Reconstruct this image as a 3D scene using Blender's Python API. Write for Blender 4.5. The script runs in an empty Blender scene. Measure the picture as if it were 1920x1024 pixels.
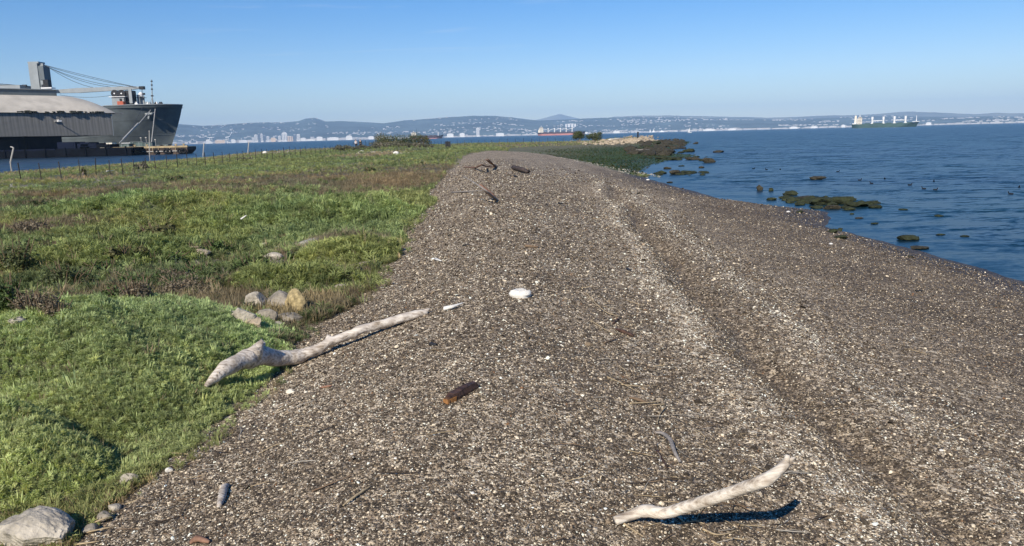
import bpy, math, random
import numpy as np
from mathutils import Vector, Matrix
random.seed(7); rng = np.random.default_rng(7)
S = bpy.context.scene
COL = S.collection
# ------------------------------------------------------------------ camera, sky, sun
EYE = Vector((0, 0, 3.1)); FPX = 1450.0
PITCH = math.radians(10.07); ROLL = math.radians(1.46)
Fw = Vector((0, math.cos(PITCH), -math.sin(PITCH)))
U0 = Vector((0, math.sin(PITCH), math.cos(PITCH))); X0 = Vector((1, 0, 0))
Rt = X0*math.cos(ROLL) - U0*math.sin(ROLL); Up = X0*math.sin(ROLL) + U0*math.cos(ROLL)
cd = bpy.data.cameras.new('camera'); cam = bpy.data.objects.new('camera', cd); COL.objects.link(cam)
cam.matrix_world = Matrix(((Rt.x, Up.x, -Fw.x, EYE.x), (Rt.y, Up.y, -Fw.y, EYE.y), (Rt.z, Up.z, -Fw.z, EYE.z), (0, 0, 0, 1)))
cd.sensor_width = 36; cd.lens = 36*FPX/1920; cd.clip_start = 0.05; cd.clip_end = 60000
S.camera = cam
SUN_EL = math.radians(36); SUN_AZ = math.radians(24)      # behind the camera, a little to the left
sd = Vector((-math.sin(SUN_AZ)*math.cos(SUN_EL), -math.cos(SUN_AZ)*math.cos(SUN_EL), math.sin(SUN_EL)))
W = bpy.data.worlds.new('World'); S.world = W; W.use_nodes = True
wn = W.node_tree.nodes; wl = W.node_tree.links
bg = wn['Background']; bg.inputs['Strength'].default_value = 0.075
sky = wn.new('ShaderNodeTexSky'); sky.sky_type = 'NISHITA'; sky.sun_disc = False
sky.sun_elevation = SUN_EL; sky.sun_rotation = math.pi + SUN_AZ
sky.air_density = 1.0; sky.dust_density = 0.1; sky.ozone_density = 2.0
hs_ = wn.new('ShaderNodeHueSaturation'); hs_.inputs['Saturation'].default_value = 1.5; hs_.inputs['Value'].default_value = 1.0
wl.new(sky.outputs[0], hs_.inputs['Color'])
wb_ = wn.new('ShaderNodeMix'); wb_.data_type = 'RGBA'; wb_.blend_type = 'MULTIPLY'; wb_.inputs[0].default_value = 1; wb_.inputs[7].default_value = (.93, .96, 1.2, 1)
wl.new(hs_.outputs[0], wb_.inputs[6])
ct_ = wn.new('ShaderNodeTexCoord'); cm_ = wn.new('ShaderNodeMapping'); cm_.inputs['Scale'].default_value = (2.2, 2.2, 34); cm_.inputs['Rotation'].default_value = (0, .03, 0)
cn_ = wn.new('ShaderNodeTexNoise'); cn_.inputs['Scale'].default_value = 1.6; cn_.inputs['Detail'].default_value = 7; cn_.inputs['Roughness'].default_value = .62; cn_.inputs['Distortion'].default_value = .6
cr_ = wn.new('ShaderNodeMapRange'); cr_.inputs[1].default_value = .60; cr_.inputs[2].default_value = .85; cr_.inputs[4].default_value = .35
wl.new(ct_.outputs['Generated'], cm_.inputs[0]); wl.new(cm_.outputs[0], cn_.inputs[0]); wl.new(cn_.outputs[0], cr_.inputs[0])
cx_ = wn.new('ShaderNodeMix'); cx_.data_type = 'RGBA'; cx_.inputs[7].default_value = (7.5, 8.2, 9.5, 1); wl.new(cr_.outputs[0], cx_.inputs[0]); wl.new(wb_.outputs[2], cx_.inputs[6]); wl.new(cx_.outputs[2], bg.inputs['Color'])
sl = bpy.data.lights.new('sun', 'SUN'); sl.energy = 4.3; sl.angle = math.radians(0.55); sl.color = (1, .93, .82)
so = bpy.data.objects.new('sun', sl); COL.objects.link(so); so.location = (0, 0, 60)
so.rotation_euler = sd.to_track_quat('Z', 'Y').to_euler()
S.view_settings.view_transform = 'Standard'; S.view_settings.look = 'None'
S.view_settings.exposure = 0.45; S.view_settings.gamma = 1
S.cycles.use_denoising = True; S.cycles.max_bounces = 6; S.cycles.volume_bounces = 0
S.cycles.transparent_max_bounces = 6; S.cycles.sample_clamp_indirect = 6
HAZE = 7.6e-5

# ------------------------------------------------------------------ noise and geometry helpers
def _h(ix, iy, s):
    n = (ix.astype(np.int64)*374761393 + iy.astype(np.int64)*668265263 + s*974634777) & 0xffffffff
    n = ((n ^ (n >> 13))*1274126177) & 0xffffffff
    return ((n ^ (n >> 16)) & 0xffff)/65535.0
def vn(x, y, s=0):
    x = np.asarray(x, float); y = np.asarray(y, float)
    ix = np.floor(x); iy = np.floor(y); fx = x-ix; fy = y-iy
    fx = fx*fx*(3-2*fx); fy = fy*fy*(3-2*fy)
    a = _h(ix, iy, s); b = _h(ix+1, iy, s); c = _h(ix, iy+1, s); d = _h(ix+1, iy+1, s)
    return (a+(b-a)*fx)*(1-fy) + (c+(d-c)*fx)*fy
def fbm(x, y, o=4, s=0):
    t = 0; a = .5; n = 0
    for i in range(o):
        t = t + a*vn(x*2**i + 17.3*i, y*2**i - 9.1*i, s+i); n += a; a *= .5
    return t/n - .5          # about -.5 to .5
def sstep(a, b, x):
    t = np.clip((x-a)/(b-a), 0, 1); return t*t*(3-2*t)
def ray(px, py):
    d = Fw + Rt*((px-960)/FPX) - Up*((py-512)/FPX); return d
def atz(px, py, z):
    d = ray(px, py); t = (z-EYE.z)/d.z; return EYE + d*t
def aty(px, py, Y):
    d = ray(px, py); return EYE + d*(Y/d.y)

# ------------------------------------------------------------------ lay of the land
YL = [0, 3.67, 6.1, 8.2, 10.6, 13.7, 19.5, 23.5, 30, 52, 80, 100, 112]
XLt = [-2.45, -2.38, -2.18, -2.27, -1.9, -2.03, -2.6, -2.5, -3.2, -3.9, -5, -4.5, -1.5]
YR = [-60, 0, 15, 22, 24.5, 26.5, 29, 31, 37, 54, 62, 73, 85, 102, 118, 136, 170, 204, 236, 246, 270]
XRt = [9.5, 9.6, 10, 10.15, 10.1, 11.2, 11.8, 10.0, 9.6, 9.3, 10.2, 13, 17, 24.5, 23, 27, 38, 47, 55, 30, -60]
YG = [54, 63, 81, 98, 112]
XGt = [9.3, 8.3, 7.4, 4.0, -1.4]
def XL(y): return np.interp(y, YL, XLt)
def XR(y):
    y = np.asarray(y, float); return np.interp(y, YR, XRt) + .30*fbm(y*.8, y*0+7, 3, 61)
def XG(y): return np.where(y < 54, XR(y), np.interp(y, YG, XGt))
def XB(y): return 1.85 + np.clip(y-10, 0, 16)*.085 + np.clip(y-26, 0, 60)*.006
MOUNDS = [  # x, y, rx, ry, height  (near cushions)
    (-4.35, 7.25, 2.15, 1.75, .50), (-3.5, 5.6, 1.05, .9, .16), (-2.75, 5.75, .75, 1.15, .04), (-4.5, 6.3, 2.35, 2.2, 0), (-3.95, 6.0, 1.75, 1.3, .25), (-2.85, 13.5, .95, .95, .28), (-3.05, 11.1, 1.0, .75, .26), (-5.6, 20.8, 3.3, 2.6, .42), (-7.5, 14.5, 1.7, 1.4, .25), (-10.5, 11.5, 1.8, 1.6, .35), (-11, 24, 3.5, 2.2, .3), (-6.8, 6.6, 2.2, 2.3, .48),
    (-3.55, 4.6, 1.02, .58, .36), (-5.4, 4.5, 1.4, .9, .36)]
def gravel_w(x, y):
    e = XL(y) + fbm(x*1.3, y*1.3, 3, 40)*.5*np.clip(y/12, .5, 2.5) + .28*fbm(x*5, y*5, 3, 43)
    l = sstep(-.10, .10, (x-e)/np.clip(y*.04, .6, 4))
    g = np.where(y < 54, 1.0, sstep(-.5, .8, XG(y)-x + fbm(x*.6, y*.4, 3, 41)*1.6))
    n = sstep(115, 105, y + fbm(x*.3, y*.2, 2, 42)*12)
    return l*g*n
def H(x, y):
    x = np.asarray(x, float); y = np.asarray(y, float)
    de = XR(y) - x
    near = sstep(75, 50, y)
    pe1 = np.interp(de, [-30, -8, -1, 0, 1.5, 6.4, 8.1, 9.6, 10.6, 40], [-2, -1.2, -.12, 0, .22, .93, 1.2, 1.5, 1.56, 1.56])
    pe2 = np.interp(de, [-30, -8, 0, 5, 12, 20, 40], [-2, -.9, 0, .22, .45, .75, .95])
    berm2 = np.interp(XG(y)-x, [-6, -1, 0, 2, 6, 40], [0, 0, .05, .3, .55, .6])*sstep(112, 96, y)
    z = pe1*near + (pe2+berm2)*(1-near)
    xl = XL(y)
    # fall from the berm's crest to the marsh
    dl = x - xl
    marsh = 1.02 + .16*fbm(x*.12, y*.12, 3, 5) - .3*sstep(-8, -45, x)
    k = sstep(-.35, 2.3, dl)
    z = np.where(de > 9, marsh*(1-k) + np.maximum(z, marsh*0)*k, z) if True else z
    # strand lines on the seaward face
    xb = XB(y) + fbm(y*.35, x*0+3, 3, 8)*.7; on = sstep(60, 30, y)
    z = z + on*(.075*np.exp(-((x-xb)/.3)**2) - .13*np.exp(-((x-xb-.48)/.17)**2)*(.5+.9*vn(y*.5, y*0, 9)) + .05*np.exp(-((x-xb-1.1)/.22)**2))
    gw = gravel_w(x, y)
    z = z + gw*on*.07*fbm(x*.7, y*.45, 4, 11)
    z = z + gw*.012*fbm(x*6, y*6, 3, 12)*sstep(40, 12, y)
    # hummocks of the marsh
    vg = (1-gw)*sstep(.35, .8, z)
    z = z + vg*(.42*fbm(x*.45, y*.35, 3, 21) + .20*fbm(x*1.4, y*1.1, 3, 22))*sstep(.2, -1.2, dl)
    for (mx, my, rx, ry, h) in MOUNDS:
        r2 = ((x-mx)/rx)**2 + ((y-my)/ry)**2
        r2 = r2*(1+.5*fbm(x*1.2, y*1.2, 2, 23))
        z = z + h*np.clip(1-r2**1.35, 0, 1)**.9*(1-gw)
    cu = np.clip(1.15-((x+4.5)/2.6)**2-((y-6.2)/2.8)**2, 0, 1)*(1-gw)
    z = z + cu*(.13*fbm(x*2.4, y*2.0, 3, 24)+.075*fbm(x*6.5, y*5, 2, 25))*sstep(0, -.5, dl)
    # low rise with bushes, and the rocky end of the point
    z = z + .75*np.exp(-((x+24)/12)**2-((y-142)/12)**2)
    z = z + 1.15*np.exp(-((x-32)/9)**2-((y-206)/14)**2)*sstep(0, 6, de)
    z = z + .35*np.exp(-((x-12)/10)**2-((y-175)/20)**2)*sstep(0, 6, de)
    # west and north shores
    dw = x - (-61 + np.interp(y, [60, 110, 150, 230], [0, 1.5, 0, -13]) + fbm(y*.05, x*0, 3, 31)*5)
    dn = 256 - y + .25*np.minimum(x, 0) + fbm(x*.05, y*0, 3, 33)*8
    z = np.minimum(z, np.interp(dw, [-20, 0, 3, 20, 60], [-2, 0, .35, .8, 2.5]))
    z = np.minimum(z, np.interp(dn, [-20, 0, 6, 40], [-2, 0, .7, 3.2]))
    return z
def Hs(x, y): return float(H(np.array([x]), np.array([y]))[0])
def gp(px, py, h=0.0):
    """world point where the sight line through a pixel meets the ground raised by h"""
    d = ray(px, py); lo, hi = 1.0, 340.0; ts = np.geomspace(lo, hi, 420)
    for _ in range(3):
        xs = EYE.x + d.x*ts; ys = EYE.y + d.y*ts; zs = EYE.z + d.z*ts
        below = zs < np.maximum(H(xs, ys), 0) + h
        i = int(np.argmax(below)) if below.any() else len(ts)-1
        t = float(ts[i])
        if i == 0: break
        ts = np.linspace(ts[i-1], ts[i], 24)
    return EYE + d*t

# ------------------------------------------------------------------ materials
def mat(name, col, rough=.8, metal=0, noise=None, bump=None, spec=.3, coords='Object'):
    """noise=(scale, dark factor, light factor[, detail]); bump=(scale, strength, distance)"""
    m = bpy.data.materials.new(name); m.use_nodes = True; n = m.node_tree.nodes; l = m.node_tree.links
    b = n['Principled BSDF']; b.inputs['Roughness'].default_value = rough; b.inputs['Metallic'].default_value = metal
    b.inputs['Specular IOR Level'].default_value = spec
    tc = n.new('ShaderNodeTexCoord')
    if noise:
        t = n.new('ShaderNodeTexNoise'); t.inputs['Scale'].default_value = noise[0]; t.inputs['Detail'].default_value = 6
        t.inputs['Roughness'].default_value = .65; l.new(tc.outputs[coords], t.inputs['Vector'])
        r = n.new('ShaderNodeValToRGB'); r.color_ramp.elements[0].position = .32; r.color_ramp.elements[1].position = .68
        r.color_ramp.elements[0].color = (*[min(1, c*noise[1]) for c in col], 1); r.color_ramp.elements[1].color = (*[min(1, c*noise[2]) for c in col], 1)
        l.new(t.outputs[0], r.inputs[0]); l.new(r.outputs[0], b.inputs['Base Color'])
    else: b.inputs['Base Color'].default_value = (*col, 1)
    if bump:
        t2 = n.new('ShaderNodeTexNoise'); t2.inputs['Scale'].default_value = bump[0]; t2.inputs['Detail'].default_value = 7
        l.new(tc.outputs[coords], t2.inputs['Vector'])
        bp = n.new('ShaderNodeBump'); bp.inputs['Strength'].default_value = bump[1]; bp.inputs['Distance'].default_value = bump[2]
        l.new(t2.outputs[0], bp.inputs['Height']); l.new(bp.outputs[0], b.inputs['Normal'])
    return m
def N(m, t, **k):
    nd = m.node_tree.nodes.new(t)
    for a, v in k.items():
        if a.startswith('i_'): nd.inputs[int(a[2:])].default_value = v
        else: setattr(nd, a, v)
    return nd
def ramp(m, pts, interp='LINEAR'):
    r = m.node_tree.nodes.new('ShaderNodeValToRGB'); cr = r.color_ramp; cr.interpolation = interp
    while len(cr.elements) < len(pts): cr.elements.new(.5)
    for e, (p, c) in zip(cr.elements, pts): e.position = p; e.color = (*c, 1)
    return r
def mixc(m, a, b, f, blend='MIX'):
    x = N(m, 'ShaderNodeMix', data_type='RGBA', blend_type=blend); L = m.node_tree.links.new
    for s, i in ((f, 0), (a, 6), (b, 7)):
        if isinstance(s, bpy.types.NodeSocket): L(s, x.inputs[i])
        elif isinstance(s, tuple): x.inputs[i].default_value = (*s, 1)
        else: x.inputs[i].default_value = s
    return x.outputs[2]
def mth(m, op, a, b=None, c=False):
    x = N(m, 'ShaderNodeMath', operation=op, use_clamp=c)
    for s, i in ((a, 0), (b, 1)):
        if s is None: continue
        if isinstance(s, bpy.types.NodeSocket): m.node_tree.links.new(s, x.inputs[i])
        else: x.inputs[i].default_value = s
    return x.outputs[0]

# ground material: mixed shell gravel, soil, algae
def ground_material():
    m = bpy.data.materials.new('shell_gravel_and_soil'); m.use_nodes = True; L = m.node_tree.links.new
    b = m.node_tree.nodes['Principled BSDF']
    tc = N(m, 'ShaderNodeTexCoord'); P = tc.outputs['Object']
    gw = N(m, 'ShaderNodeAttribute', attribute_name='gravel').outputs['Fac']
    sh = N(m, 'ShaderNodeAttribute', attribute_name='shell').outputs['Fac']
    wet = N(m, 'ShaderNodeAttribute', attribute_name='wet').outputs['Fac']
    soil = N(m, 'ShaderNodeAttribute', attribute_name='soil').outputs['Color']
    # warp a little so that the cells look like chips, not a lattice
    cells = []
    for sc, lo in ((120, 0), (52, 1), (24, 2)):
        v = N(m, 'ShaderNodeTexVoronoi'); v.inputs['Scale'].default_value = sc; v.inputs['Randomness'].default_value = 1
        mp = N(m, 'ShaderNodeMapping'); mp.inputs['Rotation'].default_value = (.3*lo, .2, .7*lo+.4); mp.inputs['Scale'].default_value = (1, .8, 1)
        L(P, mp.inputs['Vector']); L(mp.outputs[0], v.inputs['Vector']); cells.append(v)
    sep = [N(m, 'ShaderNodeSeparateColor') for _ in cells]
    for v, s in zip(cells, sep): L(v.outputs['Color'], s.inputs[0])
    big = N(m, 'ShaderNodeTexNoise'); big.inputs['Scale'].default_value = .9; big.inputs['Detail'].default_value = 5; L(P, big.inputs['Vector'])
    fine = N(m, 'ShaderNodeTexNoise'); fine.inputs['Scale'].default_value = 9; fine.inputs['Detail'].default_value = 5; fine.inputs['Roughness'].default_value = .7; L(P, fine.inputs['Vector'])
    off = mth(m, 'ADD', mth(m, 'MULTIPLY', mth(m, 'SUBTRACT', big.outputs[0], .5), .45), mth(m, 'MULTIPLY', mth(m, 'SUBTRACT', fine.outputs[0], .5), .5))
    off = mth(m, 'ADD', off, mth(m, 'MULTIPLY', sh, .30))
    pts = [(0, (.045, .035, .026)), (.40, (.085, .067, .050)), (.58, (.19, .150, .110)), (.74, (.40, .32, .235)), (.90, (.68, .58, .44)), (1, (.80, .72, .58))]
    r1 = ramp(m, pts); L(mth(m, 'ADD', sep[0].outputs[0], off), r1.inputs[0])
    r2 = ramp(m, pts); L(mth(m, 'ADD', sep[1].outputs[1], off), r2.inputs[0])
    r3 = ramp(m, pts); L(mth(m, 'ADD', sep[2].outputs[2], off), r3.inputs[0])
    g = mixc(m, r1.outputs[0], r2.outputs[0], .48)
    pick = mth(m, 'GREATER_THAN', sep[2].outputs[0], .62)
    g = mixc(m, g, r3.outputs[0], mth(m, 'MULTIPLY', pick, .75))
    g = mixc(m, g, (.35, .33, .32), mth(m, 'MULTIPLY', wet, .85, True), 'MULTIPLY')
    sn = N(m, 'ShaderNodeTexNoise'); sn.inputs['Scale'].default_value = 14; sn.inputs['Detail'].default_value = 8; sn.inputs['Roughness'].default_value = .75; L(P, sn.inputs['Vector'])
    sr = ramp(m, [(.3, (.35, .35, .35)), (.7, (1.5, 1.5, 1.5))]); L(sn.outputs[0], sr.inputs[0])
    sc = mixc(m, soil, sr.outputs[0], 1.0, 'MULTIPLY')
    L(mixc(m, sc, mixc(m, g, (1, .95, .86), 1.0, 'MULTIPLY'), gw), b.inputs['Base Color'])
    rr = N(m, 'ShaderNodeMapRange'); L(wet, rr.inputs[0]); rr.inputs[3].default_value = .85; rr.inputs[4].default_value = .55; L(rr.outputs[0], b.inputs['Roughness'])
    b.inputs['Specular IOR Level'].default_value = .3
    bh = mth(m, 'ADD', mth(m, 'MULTIPLY', cells[0].outputs['Distance'], .5), mth(m, 'MULTIPLY', cells[1].outputs['Distance'], 1.0))
    bh = mth(m, 'SUBTRACT', mth(m, 'MULTIPLY', fine.outputs[0], 2.2), bh)
    bp = N(m, 'ShaderNodeBump'); bp.inputs['Strength'].default_value = .8; bp.inputs['Distance'].default_value = .012
    L(bh, bp.inputs['Height']); L(bp.outputs[0], b.inputs['Normal'])
    return m

WAVE = 3.1
def water_material():
    m = bpy.data.materials.new('bay_water'); m.use_nodes = True; L = m.node_tree.links.new
    b = m.node_tree.nodes['Principled BSDF']
    b.inputs['Base Color'].default_value = (.006, .045, .085, 1); b.inputs['Roughness'].default_value = .28; b.inputs['Specular IOR Level'].default_value = .30
    b.inputs['IOR'].default_value = 1.333
    tc = N(m, 'ShaderNodeTexCoord'); P = tc.outputs['Object']
    tot = None
    # slopes of the wavelets, summed over four sizes and turned into a surface normal
    for sc, amp, det in (((.10, .30), .16, 2), ((.55, 1.5), .34, 3), ((2.0, 4.6), .30, 3), ((7., 13.), .18, 2)):
        mp = N(m, 'ShaderNodeMapping'); mp.inputs['Scale'].default_value = (sc[0], sc[1], 1); mp.inputs['Rotation'].default_value = (0, 0, .12+amp*.5)
        L(P, mp.inputs['Vector'])
        t = N(m, 'ShaderNodeTexNoise'); t.inputs['Scale'].default_value = 1; t.inputs['Detail'].default_value = det; t.inputs['Roughness'].default_value = .55
        t.inputs['Distortion'].default_value = .3
        L(mp.outputs[0], t.inputs['Vector'])
        v = N(m, 'ShaderNodeVectorMath', operation='SUBTRACT'); L(t.outputs['Color'], v.inputs[0]); v.inputs[1].default_value = (.5, .5, .5)
        v2 = N(m, 'ShaderNodeVectorMath', operation='MULTIPLY'); L(v.outputs[0], v2.inputs[0]); v2.inputs[1].default_value = (amp*.6, amp*1.25, 0)
        if tot is None: tot = v2.outputs[0]
        else:
            v3 = N(m, 'ShaderNodeVectorMath', operation='ADD'); L(tot, v3.inputs[0]); L(v2.outputs[0], v3.inputs[1]); tot = v3.outputs[0]
    calm = N(m, 'ShaderNodeAttribute', attribute_name='calm').outputs['Fac']
    vs_ = N(m, 'ShaderNodeVectorMath', operation='SCALE'); L(tot, vs_.inputs[0]); L(mth(m, 'SUBTRACT', WAVE, mth(m, 'MULTIPLY', calm, WAVE*.75)), vs_.inputs['Scale'])
    v4 = N(m, 'ShaderNodeVectorMath', operation='ADD'); L(vs_.outputs[0], v4.inputs[0]); v4.inputs[1].default_value = (0, 0, 1)
    v5 = N(m, 'ShaderNodeVectorMath', operation='NORMALIZE'); L(v4.outputs[0], v5.inputs[0]); L(v5.outputs[0], b.inputs['Normal'])
    # wind lanes: streaks of slightly greener or bluer water
    mp = N(m, 'ShaderNodeMapping'); mp.inputs['Scale'].default_value = (.006, .05, 1); L(P, mp.inputs['Vector'])
    t = N(m, 'ShaderNodeTexNoise'); t.inputs['Scale'].default_value = 1; t.inputs['Detail'].default_value = 4; L(mp.outputs[0], t.inputs['Vector'])
    r = ramp(m, [(.35, (.003, .016, .034)), (.65, (.006, .030, .040))]); L(t.outputs[0], r.inputs[0])
    L(r.outputs[0], b.inputs['Base Color'])
    return m

def leaf_material(name, trans=.35):
    m = bpy.data.materials.new(name); m.use_nodes = True; L = m.node_tree.links.new
    b = m.node_tree.nodes['Principled BSDF']; b.inputs['Roughness'].default_value = .75; b.inputs['Specular IOR Level'].default_value = .15
    a = N(m, 'ShaderNodeAttribute', attribute_type='INSTANCER', attribute_name='tint').outputs['Color']
    L(a, b.inputs['Base Color'])
    tr = N(m, 'ShaderNodeBsdfTranslucent'); L(mixc(m, a, (1.1, 1.1, .8), 1.0, 'MULTIPLY'), tr.inputs[0])
    mx = N(m, 'ShaderNodeMixShader', i_0=trans); L(b.outputs[0], mx.inputs[1]); L(tr.outputs[0], mx.inputs[2])
    L(mx.outputs[0], m.node_tree.nodes['Material Output'].inputs[0])
    return m
M_GROUND = ground_material(); M_WATER = water_material(); M_LEAF = leaf_material('leaves'); M_CHIP = leaf_material('shell_chips', 0)
def wood(name, base, dark, light):
    m = bpy.data.materials.new(name); m.use_nodes = True; L = m.node_tree.links.new; b = m.node_tree.nodes['Principled BSDF']; b.inputs['Roughness'].default_value = .8; b.inputs['Specular IOR Level'].default_value = .25
    tc = N(m, 'ShaderNodeTexCoord'); hs = []
    for sc, rz, det in (((3.5, 55, 55), -.35, 5), ((9, 9, 9), 0, 6), ((22, 22, 22), 0, 3)):
        mp = N(m, 'ShaderNodeMapping'); mp.inputs['Scale'].default_value = sc; L(tc.outputs['Object'], mp.inputs[0])
        t = N(m, 'ShaderNodeTexNoise'); t.inputs['Scale'].default_value = 1; t.inputs['Detail'].default_value = det; L(mp.outputs[0], t.inputs[0]); hs.append(t.outputs[0])
    r1 = ramp(m, [(.32, dark), (.5, base), (.7, light)]); L(hs[0], r1.inputs[0])
    r2 = ramp(m, [(.30, (.55, .50, .44)), (.52, (1, 1, 1)), (.75, (1.1, 1.08, 1.02))]); L(hs[1], r2.inputs[0])
    r3 = ramp(m, [(.25, (.25, .22, .2)), (.33, (1, 1, 1))]); L(hs[2], r3.inputs[0])
    L(mixc(m, mixc(m, r1.outputs[0], r2.outputs[0], 1.0, 'MULTIPLY'), r3.outputs[0], 1.0, 'MULTIPLY'), b.inputs['Base Color'])
    bp = N(m, 'ShaderNodeBump'); bp.inputs['Strength'].default_value = .9; bp.inputs['Distance'].default_value = .008
    L(mth(m, 'ADD', hs[0], mth(m, 'MULTIPLY', hs[1], .8)), bp.inputs['Height']); L(bp.outputs[0], b.inputs['Normal']); return m
M_DRIFT = wood('bleached_driftwood', (.55, .48, .40), (.28, .23, .18), (.70, .64, .55)); M_BRANCH = wood('pale_barkless_branch', (.62, .54, .43), (.36, .29, .22), (.74, .67, .56))
M_GREYW = mat('grey_weathered_wood', (.27, .24, .21), .85, noise=(40, .6, 1.2), bump=(90, .7, .003))
M_BROWNW = mat('wet_brown_wood', (.06, .032, .02), .6, noise=(25, .4, 1.9), bump=(60, .8, .005))
M_REDW = mat('reddish_split_wood', (.20, .11, .07), .8, noise=(8, .4, 1.7), bump=(25, .8, .01))
M_DARKLOG = mat('charred_dark_wood', (.045, .034, .03), .85, noise=(6, .5, 1.8), bump=(20, .8, .02))
M_STRAW = mat('dry_reed', (.38, .29, .17), .75, noise=(30, .7, 1.3))
M_STRAW2 = mat('brown_reed', (.17, .115, .07), .8, noise=(30, .7, 1.3))
M_SHELL = mat('white_shell', (.74, .70, .62), .55, noise=(40, .75, 1.1), bump=(60, .4, .004))
M_BANK = mat('cream_shell_bank', (.46, .41, .33), .8, noise=(3, .5, 1.3))
M_SHELLIN = mat('shell_hollow', (.10, .08, .065), .8, noise=(40, .6, 1.4))
M_ROCK = mat('pale_rock', (.42, .37, .29), .9, noise=(7, .45, 1.35), bump=(16, .9, .03))
M_ROCKG = mat('grey_rock', (.27, .235, .185), .9, noise=(7, .5, 1.35), bump=(16, .9, .03))
M_LICHEN = mat('ochre_lichen_rock', (.36, .28, .14), .9, noise=(16, .45, 1.5), bump=(22, .9, .02))
M_WEED = mat('weed_covered_rock', (.022, .026, .010), .8, noise=(5, .5, 2.0), bump=(9, 1, .08))
M_WEEDB = mat('brown_weed_rock', (.035, .030, .018), .8, noise=(5, .45, 2.0), bump=(9, 1, .08))
M_SAND = mat('pale_rubble', (.44, .35, .24), .9, noise=(3, .6, 1.25), bump=(6, .9, .08))
M_WHITE = mat('white_paint', (.78, .77, .74), .6, noise=(.5, .85, 1.05))
M_POST = mat('rusty_post', (.035, .028, .022), .8, noise=(3, .6, 1.5))
M_HULL = mat('grey_ship_paint', (.12, .138, .14), .55, noise=(.22, .72, 1.22), spec=.4)
M_DECKG = mat('ship_grey_light', (.29, .31, .31), .6, noise=(.3, .85, 1.1))
M_DARK = mat('black_paint', (.02, .02, .022), .6, noise=(.5, .7, 1.4))
M_CABLE = mat('steel_cable', (.07, .07, .075), .6, noise=(1, .8, 1.2))
M_ROPE = mat('pale_rope', (.40, .38, .34), .8, noise=(1, .8, 1.2))
M_GLASS = mat('dark_glass', (.02, .025, .03), .15, noise=(1, .8, 1.2), spec=.5)
M_RED = mat('orange_red_paint', (.42, .10, .05), .6, noise=(1, .8, 1.2))

# ------------------------------------------------------------------ object helpers
class MB:
    def __init__(s): s.v = []; s.f = []
    def add(s, vs, fs):
        o = len(s.v); s.v += [tuple(v) for v in vs]; s.f += [tuple(i+o for i in f) for f in fs]; return s
    def box(s, c, d, rz=0, tilt=None):
        hx, hy, hz = d[0]/2, d[1]/2, d[2]/2; vs = []
        R = Matrix.Rotation(rz, 3, 'Z')
        if tilt is not None: R = R @ tilt
        for z in (-hz, hz):
            for x, y in ((-hx, -hy), (hx, -hy), (hx, hy), (-hx, hy)): vs.append(Vector(c) + R @ Vector((x, y, z)))
        return s.add(vs, [(3, 2, 1, 0), (4, 5, 6, 7), (0, 1, 5, 4), (1, 2, 6, 5), (2, 3, 7, 6), (3, 0, 4, 7)])
    def tube(s, pts, rad, n=8, squash=1.0, wob=0, cap=True, seed=0):
        pts = [Vector(p) for p in pts]
        if not hasattr(rad, '__len__'): rad = [rad]*len(pts)
        vs = []; up = Vector((0, 0, 1)); rr = random.Random(seed)
        for i, p in enumerate(pts):
            t = (pts[min(i+1, len(pts)-1)] - pts[max(i-1, 0)]).normalized()
            a = t.cross(up)
            if a.length < .05: a = t.cross(Vector((0, 1, 0)))
            a.normalize(); b = a.cross(t)
            for k in range(n):
                th = 2*math.pi*k/n; q = rad[i]*(1+wob*(rr.random()-.5)*2)
                vs.append(p + a*math.cos(th)*q + b*math.sin(th)*q*squash)
        fs = [(i*n+k, i*n+(k+1) % n, (i+1)*n+(k+1) % n, (i+1)*n+k) for i in range(len(pts)-1) for k in range(n)]
        if cap: fs += [tuple(range(n-1, -1, -1)), tuple((len(pts)-1)*n+k for k in range(n))]
        return s.add(vs, fs)
    def prism(s, outline, y0, y1):
        """outline of (x, z) points extruded along y"""
        n = len(outline)
        vs = [(x, y0, z) for x, z in outline] + [(x, y1, z) for x, z in outline]
        return s.add(vs, [tuple(range(n)), tuple(range(2*n-1, n-1, -1))] + [(k, k+n, (k+1) % n+n, (k+1) % n) for k in range(n)])
    def grid(s, P):
        r, c = len(P), len(P[0])
        return s.add([p for row in P for p in row], [(i*c+j, i*c+j+1, (i+1)*c+j+1, (i+1)*c+j) for i in range(r-1) for j in range(c-1)])
    def torus(s, c, R, r, axis='Y', n=14, k=6):
        vs = []
        for i in range(n):
            a = 2*math.pi*i/n
            for j in range(k):
                b = 2*math.pi*j/k; q = R + r*math.cos(b); p = (q*math.cos(a), r*math.sin(b), q*math.sin(a))
                if axis == 'X': p = (p[1], p[0], p[2])
                if axis == 'Z': p = (p[0], p[2], p[1])
                vs.append(Vector(c)+Vector(p))
        return s.add(vs, [(i*k+j, i*k+(j+1) % k, ((i+1) % n)*k+(j+1) % k, ((i+1) % n)*k+j) for i in range(n) for j in range(k)])
    def mesh(s, name, m, smooth=False):
        me = bpy.data.meshes.new(name); me.from_pydata(s.v, [], s.f); me.update()
        if m: me.materials.append(m)
        if smooth: me.polygons.foreach_set('use_smooth', [True]*len(me.polygons))
        return me
    def build(s, name, m, parent=None, loc=(0, 0, 0), smooth=False, rz=0):
        o = bpy.data.objects.new(name, s.mesh(name, m, smooth)); COL.objects.link(o)
        o.location = loc; o.rotation_euler = (0, 0, rz)
        if parent: o.parent = parent
        return o
def tag(o, label=None, cat=None, group=None, kind=None):
    if label: o['label'] = label
    if cat: o['category'] = cat
    if group: o['group'] = group
    if kind: o['kind'] = kind
    return o
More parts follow.
